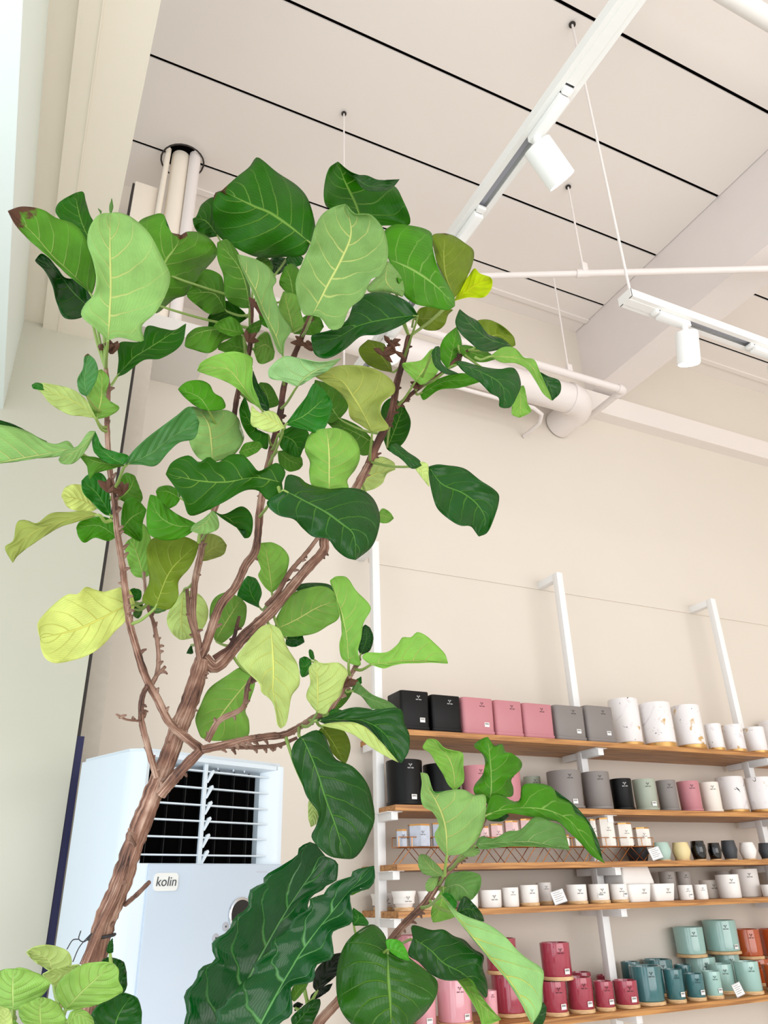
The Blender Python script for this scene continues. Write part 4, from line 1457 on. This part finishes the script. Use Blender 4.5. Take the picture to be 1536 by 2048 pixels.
parse(fig, '''
# upper left head
A u_pale 1.45|638,1125 650,880 648,640 650,372|560,1050 480,978 500,915 556,850 570,760 548,650 517,560 522,480 560,405 600,376|700,1105 845,1130 838,1040 920,960 990,830 1005,740 960,640 880,490 780,400 700,370|pet=622,1290 pY=1.58
A u_mid 1.60|545,850 410,720 310,630 200,500 45,360|480,800 400,738 300,642 170,530 90,440|565,780 560,690 515,540 440,440 330,400 250,352 130,335|brown=.82
A u_dark 1.75|540,560 480,420 440,255|430,480 330,370 350,310|560,450 530,380 505,300 490,248|
A t_dark 1.68|525,930 440,850 330,720 215,640|480,990 380,990 335,900 310,800 262,710 208,655|545,880 480,770 385,755 340,700 290,640 245,612|
A u_mid 1.72|885,900 975,665 1040,570 1070,502|830,700 790,550 815,430 900,385 965,380 1000,480|920,965 1030,880 1110,850 1200,720 1280,620 1270,560 1200,495 1110,482|brown=.93
A u_dark 1.62|690,1340 790,1230 850,1190 960,1120 1100,1025|700,1250 705,1140 830,1130 870,1040 960,1055 1030,1065|740,1320 850,1240 950,1230 1070,1150|pet=645,1440
A t_grey 1.48|510,1455 500,1350 520,1202|470,1430 457,1360 490,1290 500,1220|550,1400 580,1310 560,1240|brown=.95
A u_paleyellow 1.55|565,1585 480,1510 380,1460 280,1425 190,1390|520,1490 440,1420 350,1392 240,1376|500,1575 400,1560 300,1500 240,1430|pet=620,1640
A u_light 1.56|570,1590 600,1450 600,1295|520,1480 540,1380 570,1310|650,1570 705,1522 628,1465 645,1350|nopet
A u_grey 1.55|652,385 655,335 660,285|645,340|668,340|nopet
A u_grey 1.55|595,380 590,360 578,345|588,365|600,362|nopet
A t_mid 1.52|255,1410 220,1385 188,1388|250,1385 215,1375|260,1418 220,1415 195,1408|fold
# upper middle
B u_dark 1.72|800,550 690,460 560,370 470,335 275,240|828,480 815,380 780,280 720,210 600,130 510,55 480,45 440,100 370,155|760,620 640,632 500,635 400,600 270,520 240,470 222,370 235,260|brown=.97 pet=850,600
B u_dark 1.82|255,510 180,420 105,405|235,285 160,320 125,395|190,515 130,480 110,440|
B u_dark 1.70|1110,450 1060,310 1000,180 962,68|960,350 895,335 880,230 910,110|1250,445 1388,435 1335,270 1290,210 1150,165 1040,130|
B t_dark 1.60|1050,150 1150,215 1328,172|1130,150 1200,176 1270,176|1110,228 1200,245 1280,225|fold
B u_pale 1.42|810,978 900,800 985,640 1040,490 1010,318|760,970 725,880 715,770 760,650 800,560 830,450 870,380 930,340|860,990 920,1060 985,1045 1030,940 1110,870 1160,760 1205,745 1257,640 1247,510 1215,440 1150,380 1065,378|pet=775,1065 pY=1.6
B u_pale 1.52|1258,655 1250,780 1345,868|1200,740 1135,810 1150,840 1280,845|1300,700 1340,760 1355,830|nopet
B t_dark 1.50|1435,975 1250,1000 1080,1040 950,1110 805,1125|1380,900 1250,845 1130,850 1060,900 1020,1000 930,1060 810,1095|1330,1040 1200,1090 1100,1100 1000,1180 900,1230 830,1210|pet=1400,1060
B u_pale 1.50|640,1215 600,1110 520,940 480,840 400,690 370,615|610,1190 565,1080 505,950 460,840 395,700|650,1130 690,1055 640,990 590,870 578,810 600,770 560,700 490,650 430,630|pet=640,1260
B u_mid 1.62|440,935 420,800 370,680 250,545|380,930 300,870 285,740 250,640|446,850 425,740 385,630 310,530|
B u_mid 1.74|300,950 230,850 70,850|290,820 270,740 180,705 130,760 80,830|210,970 120,910 75,870|
B u_dark 1.80|430,990 320,960 200,1010|400,950 310,890 240,930 195,990|350,1040 260,1050 200,1050|
B u_mid 1.62|400,1080 250,1060 140,1080 60,1130|320,1060 220,1045 130,1050 75,1090|330,1110 280,1130 240,1180 190,1200 110,1180 60,1160|
B u_mid 1.60|410,1085 300,1060 228,1040|380,1020 330,985 260,1010|340,1100 270,1075|
B u_mid 1.76|440,1190 340,1160 255,1180|410,1120 380,1090 300,1130 255,1150|380,1205 310,1198|
B u_mid 1.66|510,1035 415,1065|510,1005 450,1030|490,1080 440,1085|
B u_mid 1.86|470,650 530,670 575,715|510,622 560,650 580,690|470,690 520,725|nopet
B t_dark 1.92|660,640 600,690 560,720|600,632 560,650|660,690 610,735|nopet
B u_mid 1.78|700,880 680,760 650,690|620,800 620,760|760,800 740,720 690,670|
B u_light 1.72|700,1075 670,950 640,835|640,1030 612,930|760,1040 745,960 720,860|
B u_mid 1.82|700,1085 800,1010 880,1045|760,985 850,985|760,1090 840,1090|
B u_light 1.70|590,1195 530,1150 465,1190|545,1075 480,1120|575,1240 500,1262|
B u_olive 1.72|1285,1315 1200,1190 1140,1120|1200,1295 1130,1260 1085,1180|1270,1240 1240,1150|pet=1320,1345
B u_green 1.78|540,900 560,960 560,1060|500,920 505,1020|600,930 610,1030|nopet
B t_mid 1.84|650,660 700,620 760,640|670,620 720,600|690,690 740,680|nopet
# right head
K u_green 1.55|50,290 200,360 330,450 443,568|30,230 25,130 90,86 180,92 260,110 305,140 312,230 342,340 400,440 437,510|100,400 140,500 200,550 300,575 400,590|
K u_olive 1.66|440,518 390,400 375,290 385,137|345,335 318,230 310,150|470,480 512,400 546,320 552,240 500,195 440,155|brown=.97
K u_brightyellow 1.70|438,537 520,470 650,395|480,450 530,380 560,345 590,375|520,516 610,516 656,470 664,420|
K u_olive 1.72|200,640 300,640 432,590|240,580 330,570|250,700 330,712 380,680 402,620|pet=190,690
K t_dark 1.42|775,802 640,760 540,680 470,585|680,830 600,832 530,780 470,720 445,660|720,760 640,735 580,660 520,625|
K u_olive 1.55|600,770 700,740 800,800|560,690 580,652 650,650 730,690 790,750|700,810 760,815|nopet
K u_green 1.60|400,945 430,820 452,690|350,860 375,760|475,900 482,780|
K u_light 1.40|650,865 780,872 870,900 930,980 1018,1128|720,812 795,815 850,870 910,885 950,970 1000,1080|720,900 800,905 870,940 920,1010 965,1085|pet=560,870
K t_dark 1.44|940,955 1000,1040 1020,1126|1000,985 1060,1010 1066,1075|950,1000 985,1075|fold
K t_dark 1.40|448,905 600,960 720,1040 735,1172|470,890 600,925 700,940 792,935 832,1030 800,1120 770,1165|500,960 580,1010 650,1080 702,1110 705,1160|
K u_light 1.46|820,1045 830,1130 825,1227|790,1110 780,1205|850,1040 872,1140 892,1190|nopet
K t_dark 1.40|325,808 340,900 465,968|350,808 362,900 420,950|305,850 330,930 400,972|nopet
K u_light 1.55|210,1012 270,930 350,850|130,912 240,888 310,820|250,1032 340,960|pet=150,1090
K u_green 1.64|235,1085 400,1010 592,1015|300,1020 430,970 540,970|260,1122 350,1062 470,1050|
K u_mid 1.58|460,800 560,850 690,880|520,800 620,830|500,870 600,900|nopet
E u_oliveyellow 1.55|1312,545 1262,440 1200,340 1120,235 978,218|1240,500 1185,460 1165,370 1110,300 1040,255|1412,522 1365,440 1370,372 1447,305 1430,240 1330,172 1200,148 1090,158|pet=1335,610
E u_dark 1.88|1400,645 1450,520 1500,388|1375,560 1368,400 1430,340|1430,660 1510,590 1540,480|
E t_mint 1.42|868,275 920,220 1000,170 1130,108|780,240 708,225 704,170 790,98 900,112 1010,130|900,262 960,225 1050,180|pet=795,385 pY=1.62
E t_mid 1.46|800,500 920,440 1050,325|850,430 920,340 970,256 1020,285|900,525 1005,546 1062,460 1078,380|pet=760,560
E u_paleyellow 1.44|795,520 700,462 598,398|740,430 690,420 640,432 602,388|720,546 640,522 598,500|nopet
E u_dark 1.62|700,560 600,500 540,370|640,540 600,450 560,340|690,645 600,585 545,500 528,420|
E u_dark 1.56|760,555 850,600 885,692|850,508 936,545 915,620|775,640 850,688|nopet
E u_mid 1.56|525,665 600,640 668,628|560,612 640,600|560,692 625,668|
E u_mid 1.62|755,655 830,715 903,738|830,655 892,690|765,730 820,776 880,765|
E u_light 1.46|1058,885 1058,760 1055,640 1042,522|960,862 940,790 945,720 915,650 930,580 970,535|1170,877 1165,830 1215,760 1240,690 1225,610 1180,555 1110,522|nopet
E t_dark 1.34|790,890 900,945 1030,1015 1120,1080 1200,1150 1215,1300|810,800 880,810 930,850 1050,880 1150,874 1250,885 1320,940 1356,1030 1350,1120 1310,1220|690,960 750,1030 850,1060 900,1110 960,1160 1050,1175 1100,1240 1160,1285|pet=760,870
E u_light 1.80|1345,1030 1440,1055|1375,995 1420,1020|1350,1072 1400,1082|nopet
E u_paleyellow 1.80|1200,885 1310,800 1450,765|1250,770 1350,690 1440,722|1290,890 1370,850 1400,790|nopet
E u_mid 1.76|1340,620 1200,540 1040,480|1250,520 1120,460|1320,665 1250,680 1180,600 1080,520|
E u_mid 1.74|1120,470 1060,380 975,235|1170,390 1110,295 1040,255|1060,490 990,420 960,320|nopet
E u_mid 1.76|700,405 690,320 650,250|640,350 630,280|760,380 740,310 700,258|
E u_light 1.82|880,640 920,580 960,560|870,600 900,560|900,650 940,600|nopet
F t_dark 1.45|640,335 720,440 840,490 930,560 975,650 938,748|690,322 740,325 850,345 940,410 1050,490 1053,560 1020,660 985,727|648,420 670,520 700,590 770,650 830,682 890,688 922,725|pet=345,302 pY=1.66
F u_paleyellow 1.44|560,330 610,370 646,455|590,308 634,318 642,390|565,350 605,405|fold
F t_dark 1.43|418,205 490,270 602,328|450,198 520,250 585,295|413,240 480,290 545,347|fold
# middle left
E u_light 1.60|660,412 590,335 530,250 450,170 278,182|610,375 545,312 480,262 400,225 330,202|640,350 605,260 606,150 600,100 500,68 400,85 305,130|
E t_dark 1.68|705,425 640,300 608,180|650,400 605,290|695,350 645,270|nopet
E u_green 1.58|350,420 290,340 165,290|290,402 230,362 190,322|443,402 428,345 378,312 350,262 290,238 215,248|
E u_pale 1.62|370,720 360,600 345,500 300,430 245,392|290,700 240,625 228,560 245,480|470,695 522,650 556,580 540,520 520,460 470,420 400,412 320,405|
D t_grey 1.45|740,440 880,380 1010,280 1178,190|770,380 850,300 950,220 1040,155 1125,98|830,440 920,447 1000,360 1060,310 1150,285|pet=690,590 pY=1.6
D t_mid 1.44|735,440 650,395 560,300 562,242|760,390 680,365 610,340 578,280|640,432 560,372 545,310 550,262|fold
D u_pale 1.43|565,243 485,335 345,412|525,248 460,330 375,365|505,360 435,432 365,436|fold
D u_mid 1.46|735,445 600,430 468,388|660,420 550,395|640,472 555,495 530,528 513,450|fold
D u_pale 1.46|440,345 270,380 150,402 -90,448|400,302 330,320 270,306 150,240 0,205 -80,200|380,385 200,406 100,422 0,433|nopet
D t_dark 1.52|280,306 120,235 -60,170|260,300 100,212 0,178|200,290 60,240|fold
D u_oliveyellow 1.45|588,738 450,752 330,790 200,840 110,925 75,1022|520,715 400,722 300,728 215,788 150,768 100,782 78,890 28,930|480,772 350,812 240,880 150,942 98,985|pet=655,770
D u_yellow 1.74|572,700 480,650 362,625|500,575 440,557 385,578|540,718 480,720 400,692|
D t_mid 1.64|655,742 570,610 482,535|650,640 630,530 590,488 520,500|620,735 540,660 488,600|
D u_mid 1.74|705,645 770,580 795,505|700,560 740,490|800,690 842,640 822,570|
D u_green 1.70|715,835 770,760 866,705|720,720 745,645 800,638|770,865 832,892 842,790|
D u_green 1.68|690,865 580,800 450,815|660,770 600,748 530,757 470,780|640,892 560,872 500,902 465,870|
D u_light 1.75|850,1112 820,1000 775,875|790,1095 755,1015 740,910|885,1085 882,1000 896,900 845,790|
D u_olive 1.60|920,1285 980,1120 1040,1030 1175,905|840,1245 882,1130 868,1000 868,930 905,876 1000,886 1090,868|1000,1295 1052,1220 1055,1130 1112,1060 1155,985|pet=910,1345
D u_oliveyellow 1.78|1185,1015 1250,940 1340,915|1200,880 1230,848 1300,868|1250,1000 1322,970|nopet
D u_green 1.50|1185,800 1040,800 940,740 888,618|1080,872 960,886 880,850 866,760 872,680|1130,775 1050,735 980,685 930,632|pet=1175,900
D u_pale 1.48|1258,712 1215,785 1125,832|1285,750 1288,820 1200,852|1200,762 1140,800|fold
D u_dark 1.54|1265,718 1360,770 1445,876|1320,738 1430,688 1487,740 1492,820 1475,868|1310,755 1400,812 1452,830|nopet
E u_dark 1.40|780,842 620,812 450,840 280,830 92,792|780,912 700,946 640,890 560,890 440,955 330,1010 235,1036 195,940 140,860|800,780 750,726 690,755 640,775 600,730 550,680 470,680 400,722 350,690 290,722 230,682 130,722|
D u_green 1.76|1065,640 990,600 920,600|1060,600 1000,565 940,575|1040,680 985,700 940,660|nopet
G u_yellow 1.68|800,325 720,342 600,405 480,460 380,490 236,522|770,240 720,220 660,235 610,246 550,230 505,218 460,260 400,262 330,310 250,390 222,440|740,420 680,480 620,550 540,610 450,646 330,668 270,640 242,580|pet=870,340
G t_mid 1.70|790,305 815,250 790,225|770,270 770,235|830,290 832,240|nopet
G u_grey 1.72|790,350 830,390 845,335|790,390 820,402|800,325 840,320|nopet
G u_grey 1.72|860,330 930,360 1000,340|900,290 980,295|900,375 970,362|nopet
G u_paleyellow 1.84|1085,232 1070,380 1080,532|1010,340 985,410 1008,480 1050,522|1180,265 1228,340 1218,430 1150,512|nopet
G u_light 1.84|1270,535 1340,420 1425,285|1250,470 1238,370 1262,290 1335,250|1310,550 1385,490 1442,440 1456,335|nopet
G t_dark 1.86|1130,560 1110,590 1102,612|1135,580|1140,610|nopet
# lower middle
I t_mid 1.88|505,345 450,260 430,152|410,300 368,270 400,190|495,320 512,250 480,172|nopet
E u_light 1.74|720,1495 710,1400 690,1280 678,1196|680,1460 640,1392 655,1350 638,1300 625,1230 640,1205|790,1430 802,1390 822,1290 785,1230 725,1196|pet=735,1520
I u_light 1.76|590,470 720,410 850,335 958,300|600,400 690,262 780,226 880,214 940,250|650,510 760,506 830,490 900,450 968,400|
I t_dark 1.84|690,240 800,205 948,262|740,202 860,195 920,210|790,240 880,226|nopet
I u_paleyellow 1.48|560,435 575,560 582,700 578,830 600,930 625,1055|500,460 400,580 365,640 420,712 500,790 512,840 570,890 595,960 605,1030|620,470 665,580 725,680 736,790 690,860 675,940 655,1030|nopet
I u_light 1.76|455,745 370,850 290,950 175,1118|400,690 310,740 200,820 150,920 120,1000 150,1100|472,790 445,880 415,950 436,1010 430,1100 330,1122 240,1128|
I t_dark 1.80|655,525 710,530 765,545|690,480 722,465 752,500|660,562 710,572|nopet
I u_light 1.58|1025,668 1015,520 990,400 960,300 925,172|985,640 972,560 985,490 978,400 945,260 915,185|1095,682 1080,600 1100,520 1115,430 1157,350 1140,310 1070,240 1015,162 955,156|pet=1025,730
I t_dark 1.70|1095,620 1130,530 1122,440|1080,570 1100,470|1150,595 1172,520 1152,460|rip=.3 nw=7
Z u_light 1.54|300,1292 450,1276 600,1260 800,1262 1038,1282|240,1252 213,1220 250,1178 400,1180 470,1165 560,1090 600,1030 680,1030 740,980 820,1010 900,1080 1000,1180 1027,1240|420,1327 500,1302 600,1282 760,1276 880,1272|pet=190,1335
I t_mid 1.62|805,650 765,690 732,662|770,630 740,640|800,720 750,750|nopet
I t_mid 1.66|822,650 810,620 795,586|800,640 790,605|822,625 812,595|nopet
I u_paleyellow 1.52|842,960 842,850 838,740 828,656|795,905 775,860 800,780 790,700|890,972 920,920 975,860 1000,780 1022,730 1000,690 960,665 880,670|
I u_mid 1.66|925,955 980,880 1038,825|930,880 965,820|985,925 1042,850|nopet
I u_grey 1.60|1040,832 1150,880 1315,935|1075,770 1100,800 1160,850 1270,900|1100,862 1170,942 1250,946|
I t_mid 1.62|1060,800 1095,780 1100,748|1065,770|1100,790|nopet
I t_dark 1.48|835,1005 960,1000 1110,1008 1240,1088 1338,1260|900,982 1050,930 1180,942 1330,938 1356,1030 1384,1090 1380,1190|900,1030 1000,1024 1090,1030 1180,1100 1270,1200|pet=800,1000
I u_paleyellow 1.47|860,1034 990,1026 1090,1032 1180,1102 1322,1256|920,1022 1040,1018 1130,1050 1230,1150|900,1046 970,1060 1060,1095 1150,1160 1240,1216|fold
I u_olive 1.60|870,1045 940,1150 1005,1270|920,1035 1000,1070 1036,1150 1025,1225|850,1070 900,1120 930,1200|nopet
I t_mid 1.58|905,965 950,950 995,960|930,940 980,945|920,985 970,980|nopet
P t_dark 1.46|600,1474 608,1484 631,1537 651,1601 671,1653 690,1718|587,1489 583,1513 593,1543 604,1566 613,1592 637,1626 633,1650 623,1674 644,1701 664,1714|631,1460 648,1469 661,1499 672,1519 705,1533 733,1565 745,1602 749,1640 738,1670 725,1697 708,1716|pet=606,1462 pY=1.62
L u_paleyellow 1.56|648,200 670,290 655,372|640,230 640,320|680,250 698,290 688,350|nopet
''')

# ---- second fig: the low branch in front of the shelves
fig2 = empty('fiddle_leaf_fig', (0.62, 1.72, 0), 'low fiddle leaf fig branch reaching in front of the shelves', 'plant')
br = px('L', (640, 1620), (700, 1530), (800, 1420), (960, 1240)) + px('N', (250, 880), (330, 780), (490, 620), (560, 520), (640, 400), (780, 250), (860, 130), (930, 20)) + px('M', (915, 990),)
branch(fig2, 'branch', br, 1.74, 1.74, 20, 9, stubs=26, seed=91, tofloor=True)
b0 = onY(*br[0], 1.74)
potpart(fig2, float(b0[0]) - .22, 1.74, 'grey', .18, .24)
parse(fig2, '''
M u_light 1.68|650,888 640,740 590,620 440,492|600,840 560,760 510,680 460,600 405,556|720,820 716,700 712,600 640,580 570,560 510,498|
M u_pale 1.58|590,1385 580,1200 550,1080 500,960 450,880 388,748|525,1310 498,1225 530,1150 480,1050 412,1010 390,930 400,830|700,1375 760,1332 836,1240 880,1100 892,980 880,920 800,922 720,880 600,888 500,910 465,830 440,760|pet=575,1540
M u_pale 1.62|700,1380 770,1360 840,1368|730,1350 800,1320 842,1345|740,1395 800,1392|nopet
M u_green 1.66|910,995 930,880 920,650 905,475|830,940 798,900 802,850 862,770 882,700 880,640 850,590 798,540 860,490|1000,940 1092,930 1100,870 1085,800 1160,720 1160,660 1085,600 1040,590 1012,528 960,550|rip=.35 nw=4
P u_green 1.62|971,1631 1000,1621 1052,1616 1099,1622 1140,1642 1168,1678 1210,1727|982,1592 1000,1588 1026,1603 1040,1600 1045,1571 1070,1567 1097,1571 1109,1580 1113,1592 1140,1606 1152,1628 1170,1638 1183,1664 1193,1695|975,1640 995,1637 1016,1627 1044,1630 1068,1635 1087,1640 1115,1643 1140,1666 1162,1687 1185,1712|
P t_dark 1.66|1098,1572 1130,1610 1165,1650 1206,1722|1118,1586 1142,1604 1160,1622 1182,1650 1197,1685|1110,1600 1140,1640 1170,1685|fold
M u_grey 1.60|812,1302 1000,1288 1250,1285 1533,1342|850,1240 950,1255 1060,1200 1150,1190 1270,1092 1400,1130 1480,1165 1512,1260|850,1336 1000,1322 1200,1314 1400,1328|
M t_dark 1.72|880,1090 960,1060 1070,1080|900,1040 1000,1035|920,1120 1020,1122|nopet
N u_pale 1.66|640,400 560,350 462,232|560,402 490,382 450,330 448,262|625,350 560,282 505,236|rip=.2
N u_pale 1.68|600,400 560,450 520,522|545,410 508,450 505,500|590,460 560,510|nopet
N u_grey 1.76|645,490 760,470 862,580|670,400 760,365 870,370 926,400 920,500|650,530 690,572 780,592|
N u_light 1.72|640,495 620,620 562,756|590,560 550,650 548,720|650,560 705,605 742,700 640,742|
N u_mint 1.55|638,548 720,680 850,850 1000,1030 1150,1210 1260,1380 1322,1532|690,650 830,838 980,1020 1130,1202 1240,1382 1305,1510|700,562 722,650 800,702 960,760 1060,820 1130,880 1200,960 1280,1030 1392,1105 1411,1150 1402,1250 1395,1400 1345,1505|pet=490,655 pY=1.72
N t_dark 1.60|1330,1540 1380,1450 1410,1370|1340,1500 1370,1400|1400,1540 1432,1420|fold
N t_dark 1.64|735,682 850,655 955,748|800,555 880,620 935,690|800,702 870,735|nopet
N t_mid 1.54|630,545 690,560 745,600|640,530 690,535|660,570 730,650|fold
N t_dark 1.54|405,880 530,960 640,1070 800,1160 965,1338|400,780 550,815 640,810 720,860 800,890 870,960 948,1010 940,1100 976,1220 978,1320|370,1000 450,1060 540,1150 640,1196 740,1200 840,1182 900,1260|
N u_light 1.58|745,1195 850,1290 950,1400 1085,1502|800,1270 870,1380 920,1480 945,1545|850,1178 900,1270 985,1392|fold
L t_olive 1.48|1110,1100 1112,1260 1125,1420 1130,1580|1090,1010 1020,948 930,990 860,1060 815,1180 805,1330 830,1450 900,1540 980,1575|1180,1110 1270,1170 1360,1240 1402,1290 1395,1370 1330,1470 1250,1540 1190,1578|pet=1130,1060
L t_bright 1.46|1105,1090 1180,1110 1238,1162|1100,1040 1170,1040 1215,1090|1150,1130 1200,1155|nopet
L t_mid 1.68|905,955 935,905 905,850|898,930 895,880|995,948 960,890|nopet
''')

# ---- plant with long wavy leaves
wav = empty('wavy_leaf_plant', (0.42, 1.42, 0), 'plant with long glossy wavy-edged dark green leaves', 'plant')
branch(wav, 'stem', [(430, 2300), (440, 2200), (455, 2110)], 1.42, 1.42, 30, 22, stubs=2, seed=7, tofloor=True, leanit=False)
potpart(wav, 0.40, 1.42, 'slate', .16, .22)
parse(wav, '''
L t_wavy 1.56|60,1740 200,1440 355,1140 490,900 620,700 742,545|-60,1700 -90,1536 -85,1420 -70,1330 0,1225 80,1160 70,1110 100,1040 190,940 270,850 290,770 370,700 365,670 450,630 500,580 580,540 590,490 660,458|160,1700 250,1536 330,1400 420,1300 500,1150 560,1020 640,900 650,790 735,740 745,720 810,680 816,600 790,565|nopet rip=.10 nw=5 scal=.06 cup=-.15 til=.2 dt=.1
L t_wavy 1.44|300,1660 360,1536 500,1280 620,1080 760,900 880,755 1028,600|60,1640 90,1540 85,1470 150,1430 160,1380 240,1320 250,1290 320,1230 330,1180 400,1120 420,1060 500,990 525,955 580,900 640,850 650,800 730,770 750,730 820,690 900,660 905,630|400,1640 470,1536 530,1490 546,1400 540,1310 660,1290 680,1200 770,1150 790,1080 780,990 890,950 900,900 886,790 892,760 1000,735 1032,680|nopet rip=.10 nw=5 scal=.06 cup=-.2 til=-.25 dt=.1
L u_mid 1.47|890,760 940,740 1000,735|895,750 950,715 1000,715|895,775 950,750|fold
L u_mid 1.47|545,1395 590,1330 640,1290|540,1340 570,1295|560,1400 620,1330|fold
''')
# ---- rubber plant
rub = empty('rubber_plant', (0.72, 1.62, 0), 'small dark rubber plant between wavy leaves and fig branch', 'plant')
branch(rub, 'stem', px('L', (650, 1700), (640, 1440), (625, 1370), (612, 1300)), 1.62, 1.62, 10, 7, stubs=0, seed=8, tofloor=True, leanit=False, m=mat('petiole_green', (134, 160, 74), .5))
potpart(rub, 0.55, 1.62, 'black', .11, .18)
parse(rub, '''
L t_black 1.60|690,1345 745,1230 835,1115|668,1310 690,1210 780,1130|760,1290 822,1230 835,1180|pet=640,1410
L t_black 1.62|650,1400 720,1360 785,1295|660,1360 740,1310|690,1385 760,1340|
L t_dark 1.58|550,1560 630,1460 708,1388|540,1500 600,1440 660,1395|640,1560 690,1480 712,1420|
L t_black 1.64|560,1440 580,1420 610,1420|550,1430 575,1408|560,1460 590,1440|nopet
''')
# ---- pale plant at the lower left
pal = empty('pale_leaf_plant', (0.05, 1.18, 0), 'leafy pale green plant at the lower left corner', 'plant')
PSTEM = mat('pink_stem', (206, 160, 140), .5)
branch(pal, 'stem', px('J', (150, 1750), (260, 1640), (330, 1560), (360, 1420)), 1.18, 1.18, 12, 8, stubs=0, seed=9, tofloor=True, leanit=False, m=PSTEM)
branch(pal, 'stem', px('J', (150, 1740), (110, 1640), (85, 1560), (80, 1450)), 1.17, 1.17, 9, 6, stubs=0, seed=10, leanit=False, m=PSTEM)
potpart(pal, -0.02, 1.18, 'cream', .14, .2)
parse(pal, '''
J u_wood 1.24|312,1230 280,1150 155,1110|235,1188 185,1150|402,1212 424,1170 402,1110 340,1080 270,1070 200,1082|pet=350,1330
J t_pale 1.12|80,1455 75,1330 82,1208|-20,1450 -60,1350 -30,1250 30,1212|180,1432 298,1300 260,1258 180,1220 120,1205|pet=85,1560
J u_wood 1.20|470,1185 370,1240 250,1242|420,1190 330,1205|440,1230 340,1310 290,1290|nopet
J t_pale 1.15|385,1455 480,1350 668,1176|335,1380 345,1290 420,1225 500,1180 600,1170|500,1440 600,1412 700,1362 727,1340 700,1280 702,1215|pet=350,1540
J t_pale 1.10|240,1570 235,1450 240,1378|130,1520 113,1440 165,1408|395,1560 355,1430 300,1390|
J t_pale 1.10|400,1520 470,1480 560,1560|420,1462 500,1455 545,1500|410,1560 500,1590|nopet
J u_wood 1.08|20,1580 30,1480 0,1430|0,1560 -10,1480|70,1560 60,1460|nopet
J u_light 1.10|120,1580 60,1540 90,1510|110,1540 90,1520|100,1600 60,1570|nopet
''')
# ---- dark plant behind the pale one
dk = empty('dark_leaf_plant', (0.20, 1.40, 0), 'dark glossy leaves behind the pale plant and fig trunk', 'plant')
branch(dk, 'stem', px('J', (640, 1800), (650, 1650), (660, 1500), (690, 1360)), 1.42, 1.42, 10, 6, stubs=0, seed=12, tofloor=True, leanit=False)
potpart(dk, 0.24, 1.42, 'slate', .1, .16)
parse(dk, '''
J t_dark 1.42|690,1380 700,1250 640,1140|660,1340 640,1220 600,1165|745,1330 745,1220 725,1165|rip=.4 nw=5
J t_dark 1.40|660,1640 700,1480 780,1365|545,1600 540,1480 620,1390 700,1350|810,1600 838,1480 815,1390|
J t_dark 1.40|650,1120 650,1070 665,1030|630,1110 640,1060|668,1110 668,1060|nopet
''')
